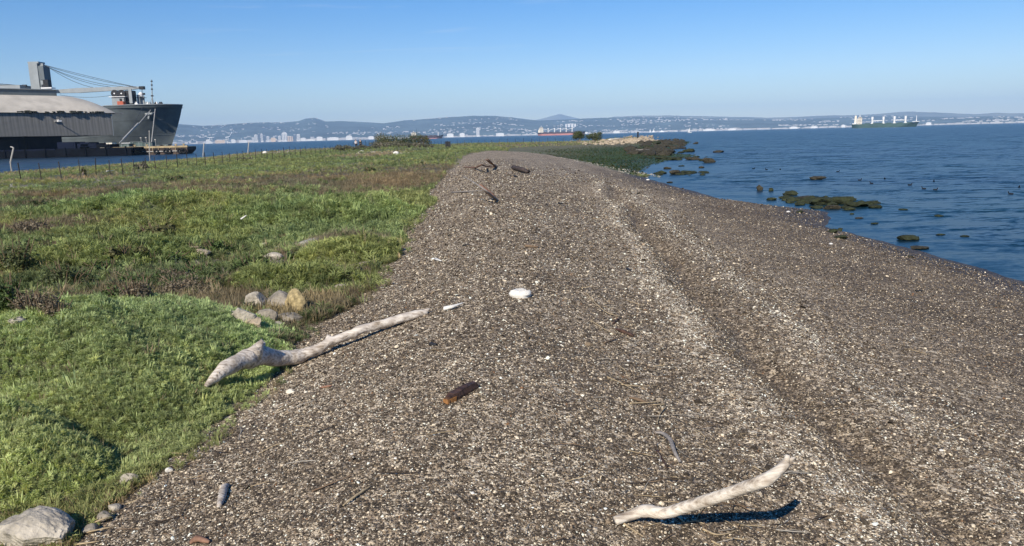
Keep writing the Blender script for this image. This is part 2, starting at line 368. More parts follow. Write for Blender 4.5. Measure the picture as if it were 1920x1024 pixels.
def thing(name, label, cat, loc, group=None, rz=0):
    o = bpy.data.objects.new(name, None); COL.objects.link(o); o.location = loc; o.rotation_euler = (0, 0, rz); o.empty_display_size = .1
    return tag(o, label, cat, group)
def copy_tree(o, parent=None):
    c = o.copy(); COL.objects.link(c)
    if parent: c.parent = parent
    for ch in o.children: copy_tree(ch, c)
    return c
def np_mesh(name, V, Fq, m, attrs=None, smooth=True):
    me = bpy.data.meshes.new(name); V = np.asarray(V, np.float32); Fq = np.asarray(Fq, np.int32)
    k = Fq.shape[1] if len(Fq) else 4
    me.vertices.add(len(V)); me.vertices.foreach_set('co', V.ravel())
    if len(Fq):
        me.loops.add(Fq.size); me.loops.foreach_set('vertex_index', Fq.ravel())
        me.polygons.add(len(Fq)); me.polygons.foreach_set('loop_start', np.arange(0, Fq.size, k, dtype=np.int32))
        if smooth: me.polygons.foreach_set('use_smooth', np.ones(len(Fq), bool))
    me.update(calc_edges=True)
    for an, a in (attrs or {}).items():
        a = np.asarray(a, np.float32)
        if a.ndim == 1: t = me.attributes.new(an, 'FLOAT', 'POINT'); t.data.foreach_set('value', a)
        elif a.shape[1] == 3 and an in ('rot',): t = me.attributes.new(an, 'FLOAT_VECTOR', 'POINT'); t.data.foreach_set('vector', a.ravel())
        else:
            t = me.attributes.new(an, 'FLOAT_COLOR', 'POINT'); t.data.foreach_set('color', np.hstack([a, np.ones((len(a), 1), np.float32)]).ravel())
    if m: me.materials.append(m)
    return me

# scatter: one mesh object carries its own prototype pieces (attribute proto = 1, 2, ..) and the points (proto = 0) they are set on
def scatter_tree(nproto, material, name):
    g = bpy.data.node_groups.new(name, 'GeometryNodeTree')
    g.interface.new_socket('Geometry', in_out='INPUT', socket_type='NodeSocketGeometry')
    g.interface.new_socket('Geometry', in_out='OUTPUT', socket_type='NodeSocketGeometry')
    n = g.nodes; L = g.links.new
    gi = n.new('NodeGroupInput'); go = n.new('NodeGroupOutput')
    def attr(nm, t='FLOAT'):
        a = n.new('GeometryNodeInputNamedAttribute'); a.data_type = t; a.inputs['Name'].default_value = nm; return a.outputs['Attribute']
    def eq(nm, v):
        c = n.new('FunctionNodeCompare'); c.data_type = 'FLOAT'; c.operation = 'EQUAL'; L(attr(nm), c.inputs[0]); c.inputs[1].default_value = v; c.inputs['Epsilon'].default_value = .1; return c.outputs[0]
    sp = n.new('GeometryNodeSeparateGeometry'); sp.domain = 'POINT'; L(gi.outputs[0], sp.inputs[0]); L(eq('proto', 0), sp.inputs[1])
    tp = n.new('GeometryNodeMeshToPoints'); L(sp.outputs[0], tp.inputs[0])
    j = n.new('GeometryNodeJoinGeometry')
    er = n.new('FunctionNodeEulerToRotation'); L(attr('rot', 'FLOAT_VECTOR'), er.inputs[0])
    for i in range(1, nproto+1):
        s2 = n.new('GeometryNodeSeparateGeometry'); s2.domain = 'POINT'; L(sp.outputs[1], s2.inputs[0]); L(eq('proto', i), s2.inputs[1])
        io = n.new('GeometryNodeInstanceOnPoints'); L(tp.outputs[0], io.inputs['Points']); L(eq('pick', i), io.inputs['Selection'])
        L(s2.outputs[0], io.inputs['Instance']); L(er.outputs[0], io.inputs['Rotation']); L(attr('size'), io.inputs['Scale'])
        L(io.outputs[0], j.inputs[0])
    L(j.outputs[0], go.inputs[0])
    return g
def scatter(name, protos, P, rot, size, pick, tint, material):
    V = []; Fc = []; pr = []; o = 0
    for i, mb in enumerate(protos):
        V += mb.v; Fc += [tuple(a+o for a in f) for f in mb.f]; pr += [i+1]*len(mb.v); o = len(V)
    k = len(V); n = len(P)
    me = bpy.data.meshes.new(name)
    allV = np.vstack([np.array(V), P]).astype(np.float32)
    me.from_pydata([tuple(v) for v in V], [], Fc)
    me.vertices.add(n); me.vertices.foreach_set('co', allV.ravel()); me.update()
    def at(nm, t, fld, a): q = me.attributes.new(nm, t, 'POINT'); q.data.foreach_set(fld, np.asarray(a, np.float32).ravel())
    at('proto', 'FLOAT', 'value', pr + [0]*n)
    at('pick', 'FLOAT', 'value', np.concatenate([np.zeros(k), pick]))
    at('size', 'FLOAT', 'value', np.concatenate([np.ones(k), size]))
    at('rot', 'FLOAT_VECTOR', 'vector', np.vstack([np.zeros((k, 3)), rot]))
    at('tint', 'FLOAT_COLOR', 'color', np.hstack([np.vstack([np.ones((k, 3)), tint]), np.ones((n+k, 1))]))
    me.materials.append(material)
    ob = bpy.data.objects.new(name, me); COL.objects.link(ob); ob['kind'] = 'stuff'
    md = ob.modifiers.new('scatter', 'NODES'); md.node_group = scatter_tree(len(protos), material, name+'_nodes')
    return ob

# ------------------------------------------------------------------ ground and water
def polar(r0, r1, step, fine, coarse):
    n = int(math.log(r1/r0)/math.log(1+step)); r = r0*np.exp(np.linspace(0, math.log(r1/r0), n))
    a1 = np.arange(-48, 48.01, fine); a2 = np.arange(48+coarse, 312-coarse*.5, coarse)
    a = np.radians(np.concatenate([a1, a2]))
    return r, a
def polar_faces(nr, na):
    i = np.arange(nr-1)[:, None]; j = np.arange(na)[None, :]; j2 = (j+1) % na
    return np.stack([(i*na+j), (i*na+j2), ((i+1)*na+j2), ((i+1)*na+j)], -1).reshape(-1, 4)
r, a = polar(.25, 420, .0165, .30, 6)
Xg = (r[:, None]*np.sin(a)[None]).ravel(); Yg = (r[:, None]*np.cos(a)[None]).ravel()
Zg = H(Xg, Yg)
# cover of the marsh: patches set where the photograph has them (kind, x, y, rx, ry in metres)
PATCH = []
def patch(kind, px, py, wx, hy):
    z = 1.15
    c = atz(px, py, z); e = atz(px, py-hy, z); f = atz(px, py+hy, z)
    PATCH.append((kind, c.x, (e.y+f.y)/2, wx/FPX*c.y, max((e.y-f.y)/2, .3)))
GREEN, BROWN, YELLOW, DARK, STRAWC, BARE = range(6)
for p in [(GREEN, 620, 398, 230, 34), (GREEN, 690, 472, 75, 18), (GREEN, 590, 520, 130, 22), (GREEN, 350, 300, 330, 16), (GREEN, 160, 392, 160, 12), (GREEN, 480, 310, 180, 9),
          (BROWN, 300, 352, 330, 14), (BROWN, 720, 346, 120, 22), (BROWN, 90, 420, 110, 12), (BROWN, 640, 446, 90, 10), (BROWN, 800, 318, 70, 9), (BROWN, 640, 330, 150, 6),
          (BROWN, 170, 575, 120, 14), (BROWN, 400, 552, 90, 14), (YELLOW, 260, 450, 190, 24), (YELLOW, 40, 480, 90, 16), (YELLOW, 420, 420, 110, 14), (DARK, 110, 505, 90, 26), (DARK, 470, 490, 40, 16), (DARK, 380, 505, 90, 22),
          (DARK, 20, 530, 60, 40), (BROWN, 440, 560, 60, 20), (STRAWC, 510, 585, 60, 22), (STRAWC, 600, 553, 50, 10), (BARE, 520, 475, 38, 13), (BARE, 365, 476, 38, 12), (BARE, 560, 466, 44, 9), (BARE, 655, 505, 60, 7), (BARE, 512, 490, 34, 12), (BARE, 430, 508, 30, 7), (STRAWC, 262, 915, 38, 45), (GREEN, 330, 830, 70, 50),
          (BARE, 240, 960, 50, 40), (STRAWC, 100, 330, 130, 4), (BARE, 190, 335, 60, 3), (BARE, 40, 343, 60, 3), (STRAWC, 700, 288, 90, 4), (GREEN, 820, 285, 80, 6)]: patch(*p)
CC = np.array([(.275, .308, .125), (.235, .190, .115), (.30, .315, .11), (.15, .185, .08), (.38, .30, .17), (.46, .40, .31)])
def cover(x, y):
    """weights of the six kinds of cover at points"""
    n1 = fbm(x*.16+3, y*.11, 4, 51)+.18*fbm(x*1.1, y*.8, 3, 52); n2 = fbm(x*.3, y*.2, 3, 53)
    w = np.zeros((len(x), 6)); w[:, GREEN] = .75*sstep(-.16, .0, n1)+.05; w[:, BROWN] = .6*sstep(.03, -.12, n1)
    w[:, YELLOW] = .45*sstep(.02, .2, n2); w[:, DARK] = .25*sstep(-.03, -.2, n2); w[:, STRAWC] = .12
    for (k, cx, cy, rx, ry) in PATCH:
        q = ((x-cx)/rx)**2+((y-cy)/ry)**2 + .9*fbm(x/rx*1.6, y/ry*1.6, 3, 60+k)
        g = sstep(1.25, .8, q); w = w*(1-.9*g)[:, None]; w[:, k] += g
    far = sstep(105, 170, y)*sstep(-30, 20, x); w = w*(1-.6*far)[:, None]; w[:, STRAWC] += far*.55
    fw = sstep(-36, -48, x)*.8; w = w*(1-fw)[:, None]; w[:, STRAWC] += fw*.5; w[:, BROWN] += fw*.3
    mnd = np.zeros(len(x)); yel = np.zeros(len(x))
    for i, (mx, my, rx, ry, h) in enumerate(MOUNDS):
        g = sstep(1.12, .95, np.sqrt(((x-mx)/rx)**2+((y-my)/ry)**2) + .25*fbm(x*3, y*3, 2, 77)); mnd = np.maximum(mnd, g)
        if i >= 4: yel = np.maximum(yel, g*.10)
    w = w*(1-mnd)[:, None]; w[:, GREEN] += mnd*(1-yel); w[:, YELLOW] += mnd*yel
    return w/w.sum(1)[:, None], mnd
gwt = gravel_w(Xg, Yg); wc, mnd = cover(Xg, Yg)
soil = (wc @ CC)*.38 + .02
alg = sstep(50, 58, Yg)*sstep(.75, .30, Zg)*(1-gwt)*sstep(30, 0, Yg-130-(Xg-10)*1.0)
alg = np.maximum(alg, sstep(.55, .2, Zg)*(1-gwt)*sstep(50, 60, Yg)*sstep(0, 8, Xg))
algc = np.array([.030, .050, .012])*(.8+1.0*vn(Xg*.8, Yg*.5, 5))[:, None]
soil = soil*(1-alg)[:, None]+algc*alg[:, None]
pt = sstep(1.1, .6, ((Xg-30)/14)**2+((Yg-206)/16)**2)
soil = soil*(1-pt)[:, None] + np.array([.42, .33, .22])*pt[:, None]
stl = sstep(40, 48, -Xg)*sstep(.75, .5, Zg)
soil = soil*(1-stl*.7)[:, None] + np.array([.32, .27, .20])*(stl*.7)[:, None]
xb = XB(Yg) + fbm(Yg*.35, Xg*0+3, 3, 8)*.7
nb = vn(Xg*3, Yg*1.6, 71)*.8+vn(Xg*9, Yg*6, 72)*.6
shell = (.8*np.exp(-((Xg-xb+.05)/.19)**2) + .75*np.exp(-((Xg-xb-1.2)/.15)**2) + .4*np.exp(-((Xg-xb-.75)/.12)**2)*sstep(7, 4, Yg))*nb*sstep(60, 25, Yg)
shell -= .30*np.exp(-((Xg-xb-.5)/.22)**2)
shell += .9*sstep(1.6, .2, np.abs(Xg-XG(Yg)+.8))*sstep(52, 62, Yg)*vn(Xg*2, Yg, 73)
shell -= .55*sstep(XB(Yg)+1.4, XB(Yg)+4, Xg)
wet = sstep(.26, .09, Zg + .06*fbm(Xg*.8, Yg*.5, 2, 74))
wet = np.maximum(wet, .85*sstep(23.5, 26, Yg)*sstep(33, 30.5, Yg)*sstep(3.0, 1.4, XR(Yg)-Xg + .8*fbm(Xg*1.5, Yg*1.2, 3, 75)))
me = np_mesh('beach_and_marsh_ground', np.stack([Xg, Yg, Zg], 1), polar_faces(len(r), len(a)), M_GROUND,
             {'gravel': gwt*(1-alg), 'shell': np.clip(shell, -1, 2), 'wet': wet, 'soil': soil})
c0 = bpy.data.objects.new('ground', me); COL.objects.link(c0)
tag(c0, 'shell gravel berm with green marsh beside it', kind='structure')
rw, aw = polar(.5, 8200, .05, 1.0, 4)
Xw = (rw[:, None]*np.sin(aw)[None]).ravel(); Yw = (rw[:, None]*np.cos(aw)[None]).ravel()
# calm water behind the weedy rocks
calm = np.zeros(len(Xw))
rw2 = np.concatenate([rw[rw < 10], np.exp(np.arange(math.log(10), math.log(150), .012)), rw[rw > 150]])
Xw = (rw2[:, None]*np.sin(aw)[None]).ravel(); Yw = (rw2[:, None]*np.cos(aw)[None]).ravel()
dsh = Xw - XR(Yw)
calm = np.clip(sstep(5.5, .3, np.abs(dsh))*sstep(120, 90, Yw)*sstep(-5, 5, Yw), 0, 1)
calm = np.maximum(calm, sstep(1.1, .5, ((Xw-15)/6)**2+((Yw-66)/9)**2))
me = np_mesh('bay_water', np.stack([Xw, Yw, Xw*0], 1), polar_faces(len(rw2), len(aw)), M_WATER, {'calm': calm})
o = bpy.data.objects.new('water', me); COL.objects.link(o); tag(o, 'wind rippled blue bay water', kind='structure')


# ------------------------------------------------------------------ far hills and the city
def horiz_z(px, py, D):
    d = ray(px, py); return EYE.z + d.z/math.hypot(d.x, d.y)*D
def ang(px, py=250):
    d = ray(px, py); return math.atan2(d.x, d.y)
def ridge(name, prof, D0, D1, cr, seed, colr, label, rough=.10, nf=1.0):
    A = np.array([ang(px, py) for px, py in prof]); Z = np.array([horiz_z(px, py, (D0+(D1-D0)*.72)) for px, py in prof])
    th = np.linspace(math.radians(-40), math.radians(42), 620); nr = 34
    hz = np.interp(th, A, Z) ; rows = []
    rad = np.linspace(D0, D1, nr)
    TH, RR = np.meshgrid(th, rad); T = (RR-D0)/(D1-D0)
    base = np.where(T < .72, (T/.72)**cr, 1-.5*((T-.72)/.28)**2)
    X = RR*np.sin(TH); Y = RR*np.cos(TH)
    nz = fbm(X/1100*nf+seed, Y/900*nf, 5, seed)
    Zz = hz[None]*(base*(1+.0*nz)) + nz*hz.max()*rough*4*np.sin(np.clip(T/.72, 0, 1)*math.pi)*.8 + nz*0
    Zz = np.minimum(Zz, hz[None]*(.25+.8*T/.72)+5); Zz = np.where(T == 0, -1.5, np.maximum(Zz, .8))
    Zz += fbm(X/160, Y/160, 3, seed+5)*hz.max()*.035*sstep(0, .2, T)
    fq = polar_faces(nr, len(th)); fq = fq[(np.arange(len(fq)) % len(th)) != len(th)-1]
    me = np_mesh(name, np.stack([X.ravel(), Y.ravel(), Zz.ravel()], 1), fq, colr)
    o = bpy.data.objects.new(name, me); COL.objects.link(o); tag(o, label, kind='structure')
    return lambda x, y: float(np.interp(math.atan2(x, y), th, Zz[int(np.clip((math.hypot(x, y)-D0)/(D1-D0)*(nr-1), 0, nr-1))]))
M_HILL = mat('haze_tinted_wooded_hill', (.042, .060, .062), 1, noise=(.0022, .35, 2.2), coords='Object')  # base colour pushed towards blue, distance haze painted into the woods
M_HILL2 = mat('dry_grass_hill', (.13, .115, .065), 1, noise=(.002, .5, 1.6), coords='Object')
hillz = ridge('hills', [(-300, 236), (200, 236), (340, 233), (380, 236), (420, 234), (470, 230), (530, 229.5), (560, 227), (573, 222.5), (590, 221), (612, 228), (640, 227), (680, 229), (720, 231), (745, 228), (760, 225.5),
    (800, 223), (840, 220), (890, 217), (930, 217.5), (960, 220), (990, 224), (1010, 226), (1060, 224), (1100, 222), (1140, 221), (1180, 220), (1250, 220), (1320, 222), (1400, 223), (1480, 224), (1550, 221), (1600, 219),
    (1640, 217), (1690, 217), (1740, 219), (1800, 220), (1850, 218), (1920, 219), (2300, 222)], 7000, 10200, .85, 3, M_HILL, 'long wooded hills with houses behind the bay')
ridge('far_hills', [(-300, 300), (1000, 240), (1100, 228), (1150, 219), (1180, 217.5), (1250, 216.5), (1330, 218.5), (1400, 219.5), (1440, 221), (1480, 219.5), (1560, 216), (1600, 216), (1650, 213.5), (1680, 210.5), (1712, 209), (1740, 210.5), (1800, 213),
    (1830, 214), (1870, 211.5), (1920, 212.5), (2300, 214)], 11500, 14200, .9, 9, M_HILL2, 'pale more distant ridge beyond the hills')
ridge('mountain', [(-300, 330), (960, 245), (1000, 226), (1020, 221.5), (1038, 216.5), (1050, 213.8), (1062, 217), (1085, 222), (1120, 232), (1200, 250), (2300, 330)], 15500, 17800, 1, 15, M_HILL2, 'lone distant peak above the ridge', rough=.02)
# far shore: a strip of flat land carrying the harbour and the city
mb = MB(); th = np.linspace(math.radians(-36), math.radians(38), 60); P0 = []; P1 = []; P2 = []
for t in th:
    D = 6780+120*math.sin(t*9)+(0 if t < .1 else 200*(t-.1))
    P0.append((D*math.sin(t), D*math.cos(t), -1)); P1.append((D*math.sin(t), D*math.cos(t), 2.2)); P2.append((7200*math.sin(t), 7200*math.cos(t), 2.6))
mb.grid([P0, P1, P2]); o = mb.build('shore', mat('far_shore_land', (.20, .19, .17), .9, noise=(.004, .5, 1.5))); tag(o, 'low far shore of the bay', kind='structure')
M_HOUSE = mat('house_wall', (.52, .50, .48), .7, noise=(.01, .75, 1.05))
M_BLD = mat('pale_wall', (.82, .80, .76), .7, noise=(.01, .75, 1.05))
M_BLD2 = mat('warm_wall', (.70, .52, .36), .7, noise=(.01, .8, 1.1))
M_BLD3 = mat('dark_office_glass', (.11, .13, .17), .4, noise=(.01, .8, 1.2))
mb = MB(); mb2 = MB()
R = random.Random(5)
def hb(t, D, w, d, h, z=None, tgt=None):
    x = D*math.sin(t); y = D*math.cos(t); z = (hillz(x, y) if D > 7000 else 2.2) if z is None else z
    (tgt or mb).box((x, y, z+h/2-3), (w, d, h+6), -t+R.uniform(-.5, .5))
for i in range(5200):       # houses on the slopes, in clumps
    t = math.radians(R.uniform(-30, 36)); D = 7000+R.random()**1.6*2300
    q = vn(np.array([t*26.]), np.array([D/240.]), 81)[0]*.78+vn(np.array([t*90.]), np.array([D/90.]), 82)[0]*.22
    if q < .50+.12*(D-7000)/2300+(.05 if t > .12 else 0): continue
    s = R.uniform(.4, 1.2); hb(t, D, 22*s, 10, R.uniform(5, 10))
for i in range(1000):       # low roofs along the far shore
    t = math.radians(R.uniform(-30, 37)); D = R.uniform(6830, 7100); s = R.uniform(.5, 2.2)
    hb(t, D, 30*s, 30, R.uniform(6, 17)*(1.25 if t < -.15 else .75))
o = mb.build('far_city_houses', M_HOUSE); tag(o, 'pale houses scattered over the far hills and shore', kind='stuff')
# single buildings that stand out on the far shore
far = [  # px0, px1, top, material, label, storeys shown
    (476, 482, 253, 0, 'white slab tower at the left end of the far downtown cluster'), (483, 487, 251, 1, 'narrow tower second from the left in the far downtown'),
    (488, 492, 251, 0, 'pale office tower third from the left in the far downtown'), (493, 497, 254, 1, 'grey office tower right of the three pale far towers'),
    (499, 504, 256, 0, 'shorter pale block right of the far grey tower'), (521, 526, 255, 0, 'white tower with small roof box left of the broad cream block'),
    (528, 538, 251, 0, 'pale arched hall behind the broad cream block on the far shore'), (536, 548, 256, 2, 'broad cream block low on the far shore'),
    (549, 555, 253, 1, 'dark glass tower right of the cream block on the far shore'), (556, 562, 252, 0, 'pale high tower right of the dark glass tower'),
    (472, 477, 259, 0, 'small white block beside the left far tower'), (507, 516, 258.5, 2, 'low warm coloured block between the far towers'),
    (563, 572, 259, 0, 'low white shed right of the high pale tower'), (593, 604, 257, 0, 'low white terminal hall right of downtown on the far shore'),
    (613, 634, 258, 0, 'long white warehouse with bright roof on the far shore'), (648, 660, 257.5, 0, 'white domed hall left of the two walkers'),
    (385, 398, 262, 0, 'white shed by the waterline right of the grey bow'), (402, 420, 263, 2, 'warm coloured low shed beneath the far dock crane'),
    (424, 440, 262, 0, 'long pale dock shed right of the far crane'), (447, 462, 263, 0, 'low white dock shed left of the leaning pole'),
    (570, 590, 262, 0, 'long flat white shed on the waterline below the hills'), (690, 700, 256, 0, 'white hall just left of the bush clump'),
    (862, 871, 250, 0, 'white block standing out right of the dark ship'), (838, 850, 251, 0, 'low pale block behind the dark ship bow'),
    (893, 899, 240, 0, 'small white temple like building high above the far shore'), (930, 945, 250, 0, 'pale low block on the far shore above the gravel crest'),
    (1060, 1080, 232.5, 0, 'long bright roof halfway up the slope above the red hulled ship'), (1095, 1102, 248, 0, 'white block over the left bushy tree'),
    (1150, 1162, 246, 0, 'white low hall left of the rock mound'), (1217, 1221, 242, 0, 'left one of two small white cones on the far shore'),
    (1223, 1228, 242, 0, 'right one of two small white cones on the far shore'), (1236, 1246, 244, 0, 'bright low building right of the two white cones'),
    (1318, 1340, 242.5, 0, 'long pale hangar on the shore beneath the middle hills'), (1365, 1380, 241.5, 0, 'pale hangar further right on the far shore'),
    (1480, 1495, 238, 0, 'white hall on the far shore left of the green ship'), (1577, 1584, 234.5, 0, 'white block just left of the green ship stern'),
    (1735, 1745, 230, 0, 'white hall on the shore right of the green ship'), (1520, 1532, 237, 0, 'small pale hall near the green ship on the shore')]
for px0, px1, top, mi, lab in far:
    D = 6760.; t0, t1 = ang(px0), ang(px1); z1 = horiz_z((px0+px1)/2, top, D); w = D*(t1-t0); t = (t0+t1)/2
    if top < 235 and px0 < 1200: D = 7900.; w = D*(t1-t0); z1 = horiz_z((px0+px1)/2, top, D)
    x, y = D*math.sin(t), D*math.cos(t); z0 = hillz(x, y)-4 if D > 7000 else .5
    if z1 < z0+4: z1 = z0+10
    root = thing('far_building', lab, 'building', (x, y, z0), 'buildings that stand out on the far shore', -t); h = z1-z0; m_ = (M_BLD, M_BLD3, M_BLD2)[mi]
    b_ = MB()
    if 'cone' in lab: b_.add([(-w/2, -w/2, 0), (w/2, -w/2, 0), (w/2, w/2, 0), (-w/2, w/2, 0), (0, 0, h)], [(0, 1, 4), (1, 2, 4), (2, 3, 4), (3, 0, 4)])
    else: b_.box((0, 0, h/2), (w, 22, h))
    b_.build('wall', m_, root)
    if 'cone' not in lab:
        rf = MB()
        if 'dome' in lab or 'arched' in lab: rf.prism([(w/2*math.cos(k*math.pi/8), h+w*.3*math.sin(k*math.pi/8)) for k in range(9)], -11, 11)
        else: rf.box((0, 0, h+1), (w*.6, 12, 2.4))
        rf.build('roof', M_BLD, root)
        if h > 35:
            for k in range(3):
                MB().box((-w*.3+k*w*.3, -11.2, h*.55), (w*.10, .5, h*.8)).build('window', M_BLD3, root)
# far dock cranes
for px, lab in ((425, 'white dock crane with raised boom on the far shore'), (394, 'second white dock crane left of the raised boom')):
    D = 6740.; t = ang(px); root = thing('dock_crane', lab, 'crane', (D*math.sin(t), D*math.cos(t), 2), 'dock cranes on the far shore', -t)
    f = MB()
    for sx in (-9, 9):
        for sy in (-9, 9): f.box((sx, sy, 22), (2.2, 2.2, 44))
    f.box((0, 0, 30), (20, 20, 2.5)); f.box((0, 0, 44), (22, 20, 3)); f.build('frame', M_WHITE, root)
    MB().tube([(-14, 0, 46), (20, 0, 52), (42, 0, 88)] if px == 425 else [(-24, 0, 47), (28, 0, 47)], 2.4, 5).build('boom', M_WHITE, root)

# ------------------------------------------------------------------ ships at anchor
def hull(name, L, Bm, z0, z1, m, root, bow=1, levels=6, over=6., sheer=1.5):
    """a ship's hull, bow towards +x if bow is 1"""
    P = []; xs = [0, .015, .04, .08, .14, .22, .35, .5, .65, .8, .9, .96, 1]
    for side in (-1, 1):
        rows = []
        for k in range(levels+1):
            f_ = k/levels; row = []
            for u in xs:
                full = min(1, (u/(.10+.16*(1-f_)))**.62) if u < .3 else 1
                st = min(1, ((1-u)/.12+.35*f_+.15)) if u > .86 else 1
                bx = L/2-over*(1-f_)*(1 if u < .5 else 0)
                x = bx-u*(bx+L/2)
                z = z0+(z1-z0)*f_ + sheer*f_*max(0, 1-u/.12)
                row.append((x*bow, side*Bm/2*full*min(1, st), z))
            rows.append(row)
        P.append(rows)
    mb = MB()
    for rows in P: mb.grid(rows)
    a_, b_ = P[0][-1], P[1][-1]; mb.grid([[(p[0], p[1], p[2]-.6) for p in a_], [(p[0], p[1], p[2]-.6) for p in b_]])
    mb.grid([[r_[-1] for r_ in P[0]], [r_[-1] for r_ in P[1]]])
    return mb.build(name, m, root, smooth=False)
M_GREENH = mat('dark_green_hull', (.035, .075, .06), .5, noise=(.05, .8, 1.2)); M_MAROON = mat('dark_maroon_hull', (.05, .028, .035), .6, noise=(.05, .8, 1.2))
M_BOOT = mat('faded_red_bottom', (.50, .20, .16), .7, noise=(.05, .85, 1.1)); M_CREAM = mat('cream_ship_paint', (.80, .72, .58), .6, noise=(.08, .9, 1.05))
def deckhouse(root, x, z, w, d, h, bow):
    b_ = MB(); b_.box((x, 0, z+h*.38), (w, d, h*.76)); b_.box((x+.5*bow, 0, z+h*.86), (w*.75, d*1.12, h*.22)); b_.build('deckhouse', M_CREAM, root)
    for k in range(3): MB().box((x-w*.5*0, -d/2-.12, z+h*(.15+.2*k)), (w*.72, .2, h*.05)).build('window', M_DARK, root)
    MB().box((x+.5*bow, -d*.56-.12, z+h*.88), (w*.66, .2, h*.09)).build('window', M_DARK, root)
    MB().tube([(x, 0, z+h*.95), (x, 0, z+h*1.28)], [.9, .4], 6).box((x, 0, z+h*1.18), (3.4, 3.4, .5)).build('radar_mast', M_WHITE, root)
# green ship, right
D = 2050.; t0, t1 = ang(1597, 237), ang(1723, 233); tm = (t0+t1)/2; L_ = D*(t1-t0)
root = thing('cargo_ship', 'long low green cargo ship with four white crane posts at anchor at right', 'ship', (D*math.sin(tm), D*math.cos(tm), 0), 'cargo ships at anchor', -tm)
hull('hull', L_, 26, -1, 9.2, M_GREENH, root, sheer=2.2)
sc_ = L_/126
def sx(px): return (px-1660)*sc_
MB().box((sx(1602), 0, 10.3), (8*sc_, 20, 2.2)).build('aft_deck', M_WHITE, root)
MB().box((sx(1604), 0, 19), (4.2*sc_, 8, 17)).box((sx(1604), 0, 28.3), (2.8*sc_, 5, 1.8)).build('funnel', M_CREAM, root)
deckhouse(root, sx(1612), 9, 9*sc_, 22, 17, 1)
for px in (1636, 1657, 1677.5, 1698):
    cr = MB(); cr.tube([(sx(px), 0, 8), (sx(px), 0, 24)], 2.1, 8).box((sx(px), 0, 21), (4.2, 3.6, 3.4)).box((sx(px), 0, 24.6), (5, 2.4, 1.2)).box((sx(px), 0, 10.2), (5.4, 4.4, 2)); cr.build('crane_post', M_WHITE, root)
for a_, b_ in ((1636, 1657), (1677.5, 1698)): MB().box(((sx(a_)+sx(b_))/2, 0, 16.2), (sx(b_)-sx(a_)-4.4, 1.5, 1.5)).build('crane_boom', M_WHITE, root)
for px in (1626, 1642, 1651, 1667, 1688, 1706): MB().box((sx(px), 0, 9.8), (11, 16, 2)).build('hatch', M_GREENH, root)
MB().tube([(sx(1718), 0, 10), (sx(1718), 0, 26)], [1.1, .5], 6).build('foremast', M_WHITE, root)
MB().box((sx(1717), 0, 12), (15, 12, 1.2)).build('forecastle_rail', M_WHITE, root)
# red bottomed ship, behind the bushes
D = 2900.; t0, t1 = ang(1008, 255), ang(1098, 252); tm = (t0+t1)/2; L_ = D*(t1-t0); sc_ = L_/90
root = thing('cargo_ship', 'dark cargo ship with faded red bottom and white cranes behind the twin trees', 'ship', (D*math.sin(tm), D*math.cos(tm), 0), 'cargo ships at anchor', -tm)
def sx(px): return (px-1053)*sc_
hull('hull_bottom', L_*.985, 29, -1, 6.4, M_BOOT, root, over=3, sheer=0); hull('hull_side', L_, 30, 6.4, 11.5, M_MAROON, root, over=2.5)
deckhouse(root, sx(1015), 11, 8*sc_, 24, 20, 1)
MB().box((sx(1010.5), 0, 16), (2.2*sc_, 8, 10)).build('funnel', M_CREAM, root)
for px in (1028, 1040, 1051, 1062, 1073):
    MB().tube([(sx(px), 0, 11), (sx(px), 0, 27)], 1.7, 7).box((sx(px), 0, 24), (4.6, 3.6, 3)).build('crane_post', M_WHITE, root)
    if px > 1030: MB().tube([(sx(px), 0, 25), (sx(px-10), 0, 19)], .8, 5).build('crane_boom', M_WHITE, root)
for px in (1022, 1034, 1045, 1056, 1067, 1080): MB().box((sx(px), 0, 12.2), (13, 18, 2)).build('hatch', M_MAROON, root)
# dark ship at the bush clump
D = 2500.; t0, t1 = ang(768, 260), ang(832, 259); tm = (t0+t1)/2; L_ = D*(t1-t0); sc_ = L_/64
root = thing('cargo_ship', 'dark maroon ship with pale mast half hidden by the bush clump', 'ship', (D*math.sin(tm), D*math.cos(tm), 0), 'cargo ships at anchor', -tm)
hull('hull_bottom', L_*.97, 22, -1, 2.2, M_BOOT, root, over=2, sheer=0); hull('hull_side', L_, 23, 2.2, 9.4, M_MAROON, root, over=5, sheer=2.6)
MB().tube([((822-800)*sc_, 0, 9), ((822-800)*sc_, 0, 21)], [1.3, .6], 6).build('mast', M_WHITE, root)
deckhouse(root, (776-800)*sc_, 9, 9*sc_, 18, 13, 1)
for px in (790, 799, 808, 816): MB().box(((px-800)*sc_, 0, 10), (11, 14, 1.8)).build('hatch', M_MAROON, root)
# little sail far out right of the mound
p = aty(1293, 249.5, 1500.); root = thing('sailing_boat', 'tiny white sailing boat far out right of the rock mound', 'boat', (p.x, p.y, 0))
MB().add([(-4, -1, .9), (4.5, 0, 1.1), (-4, 1, .9), (-3.6, -.7, -.2), (3.6, 0, -.2), (-3.6, .7, -.2)], [(0, 1, 2), (0, 3, 4, 1), (2, 1, 4, 5), (0, 2, 5, 3)]).build('hull', M_WHITE, root)
MB().tube([(.3, 0, 1), (.3, 0, 10)], .12, 5).build('mast', M_WHITE, root)
MB().add([(.1, -.05, 1.6), (.1, -.05, 9.4), (-3.4, -.3, 1.7), (.1, .05, 1.6), (.1, .05, 9.4), (-3.4, -.2, 1.7)], [(0, 1, 2), (5, 4, 3), (0, 2, 5, 3), (1, 4, 5, 2), (0, 3, 4, 1)]).build('sail', M_WHITE, root)

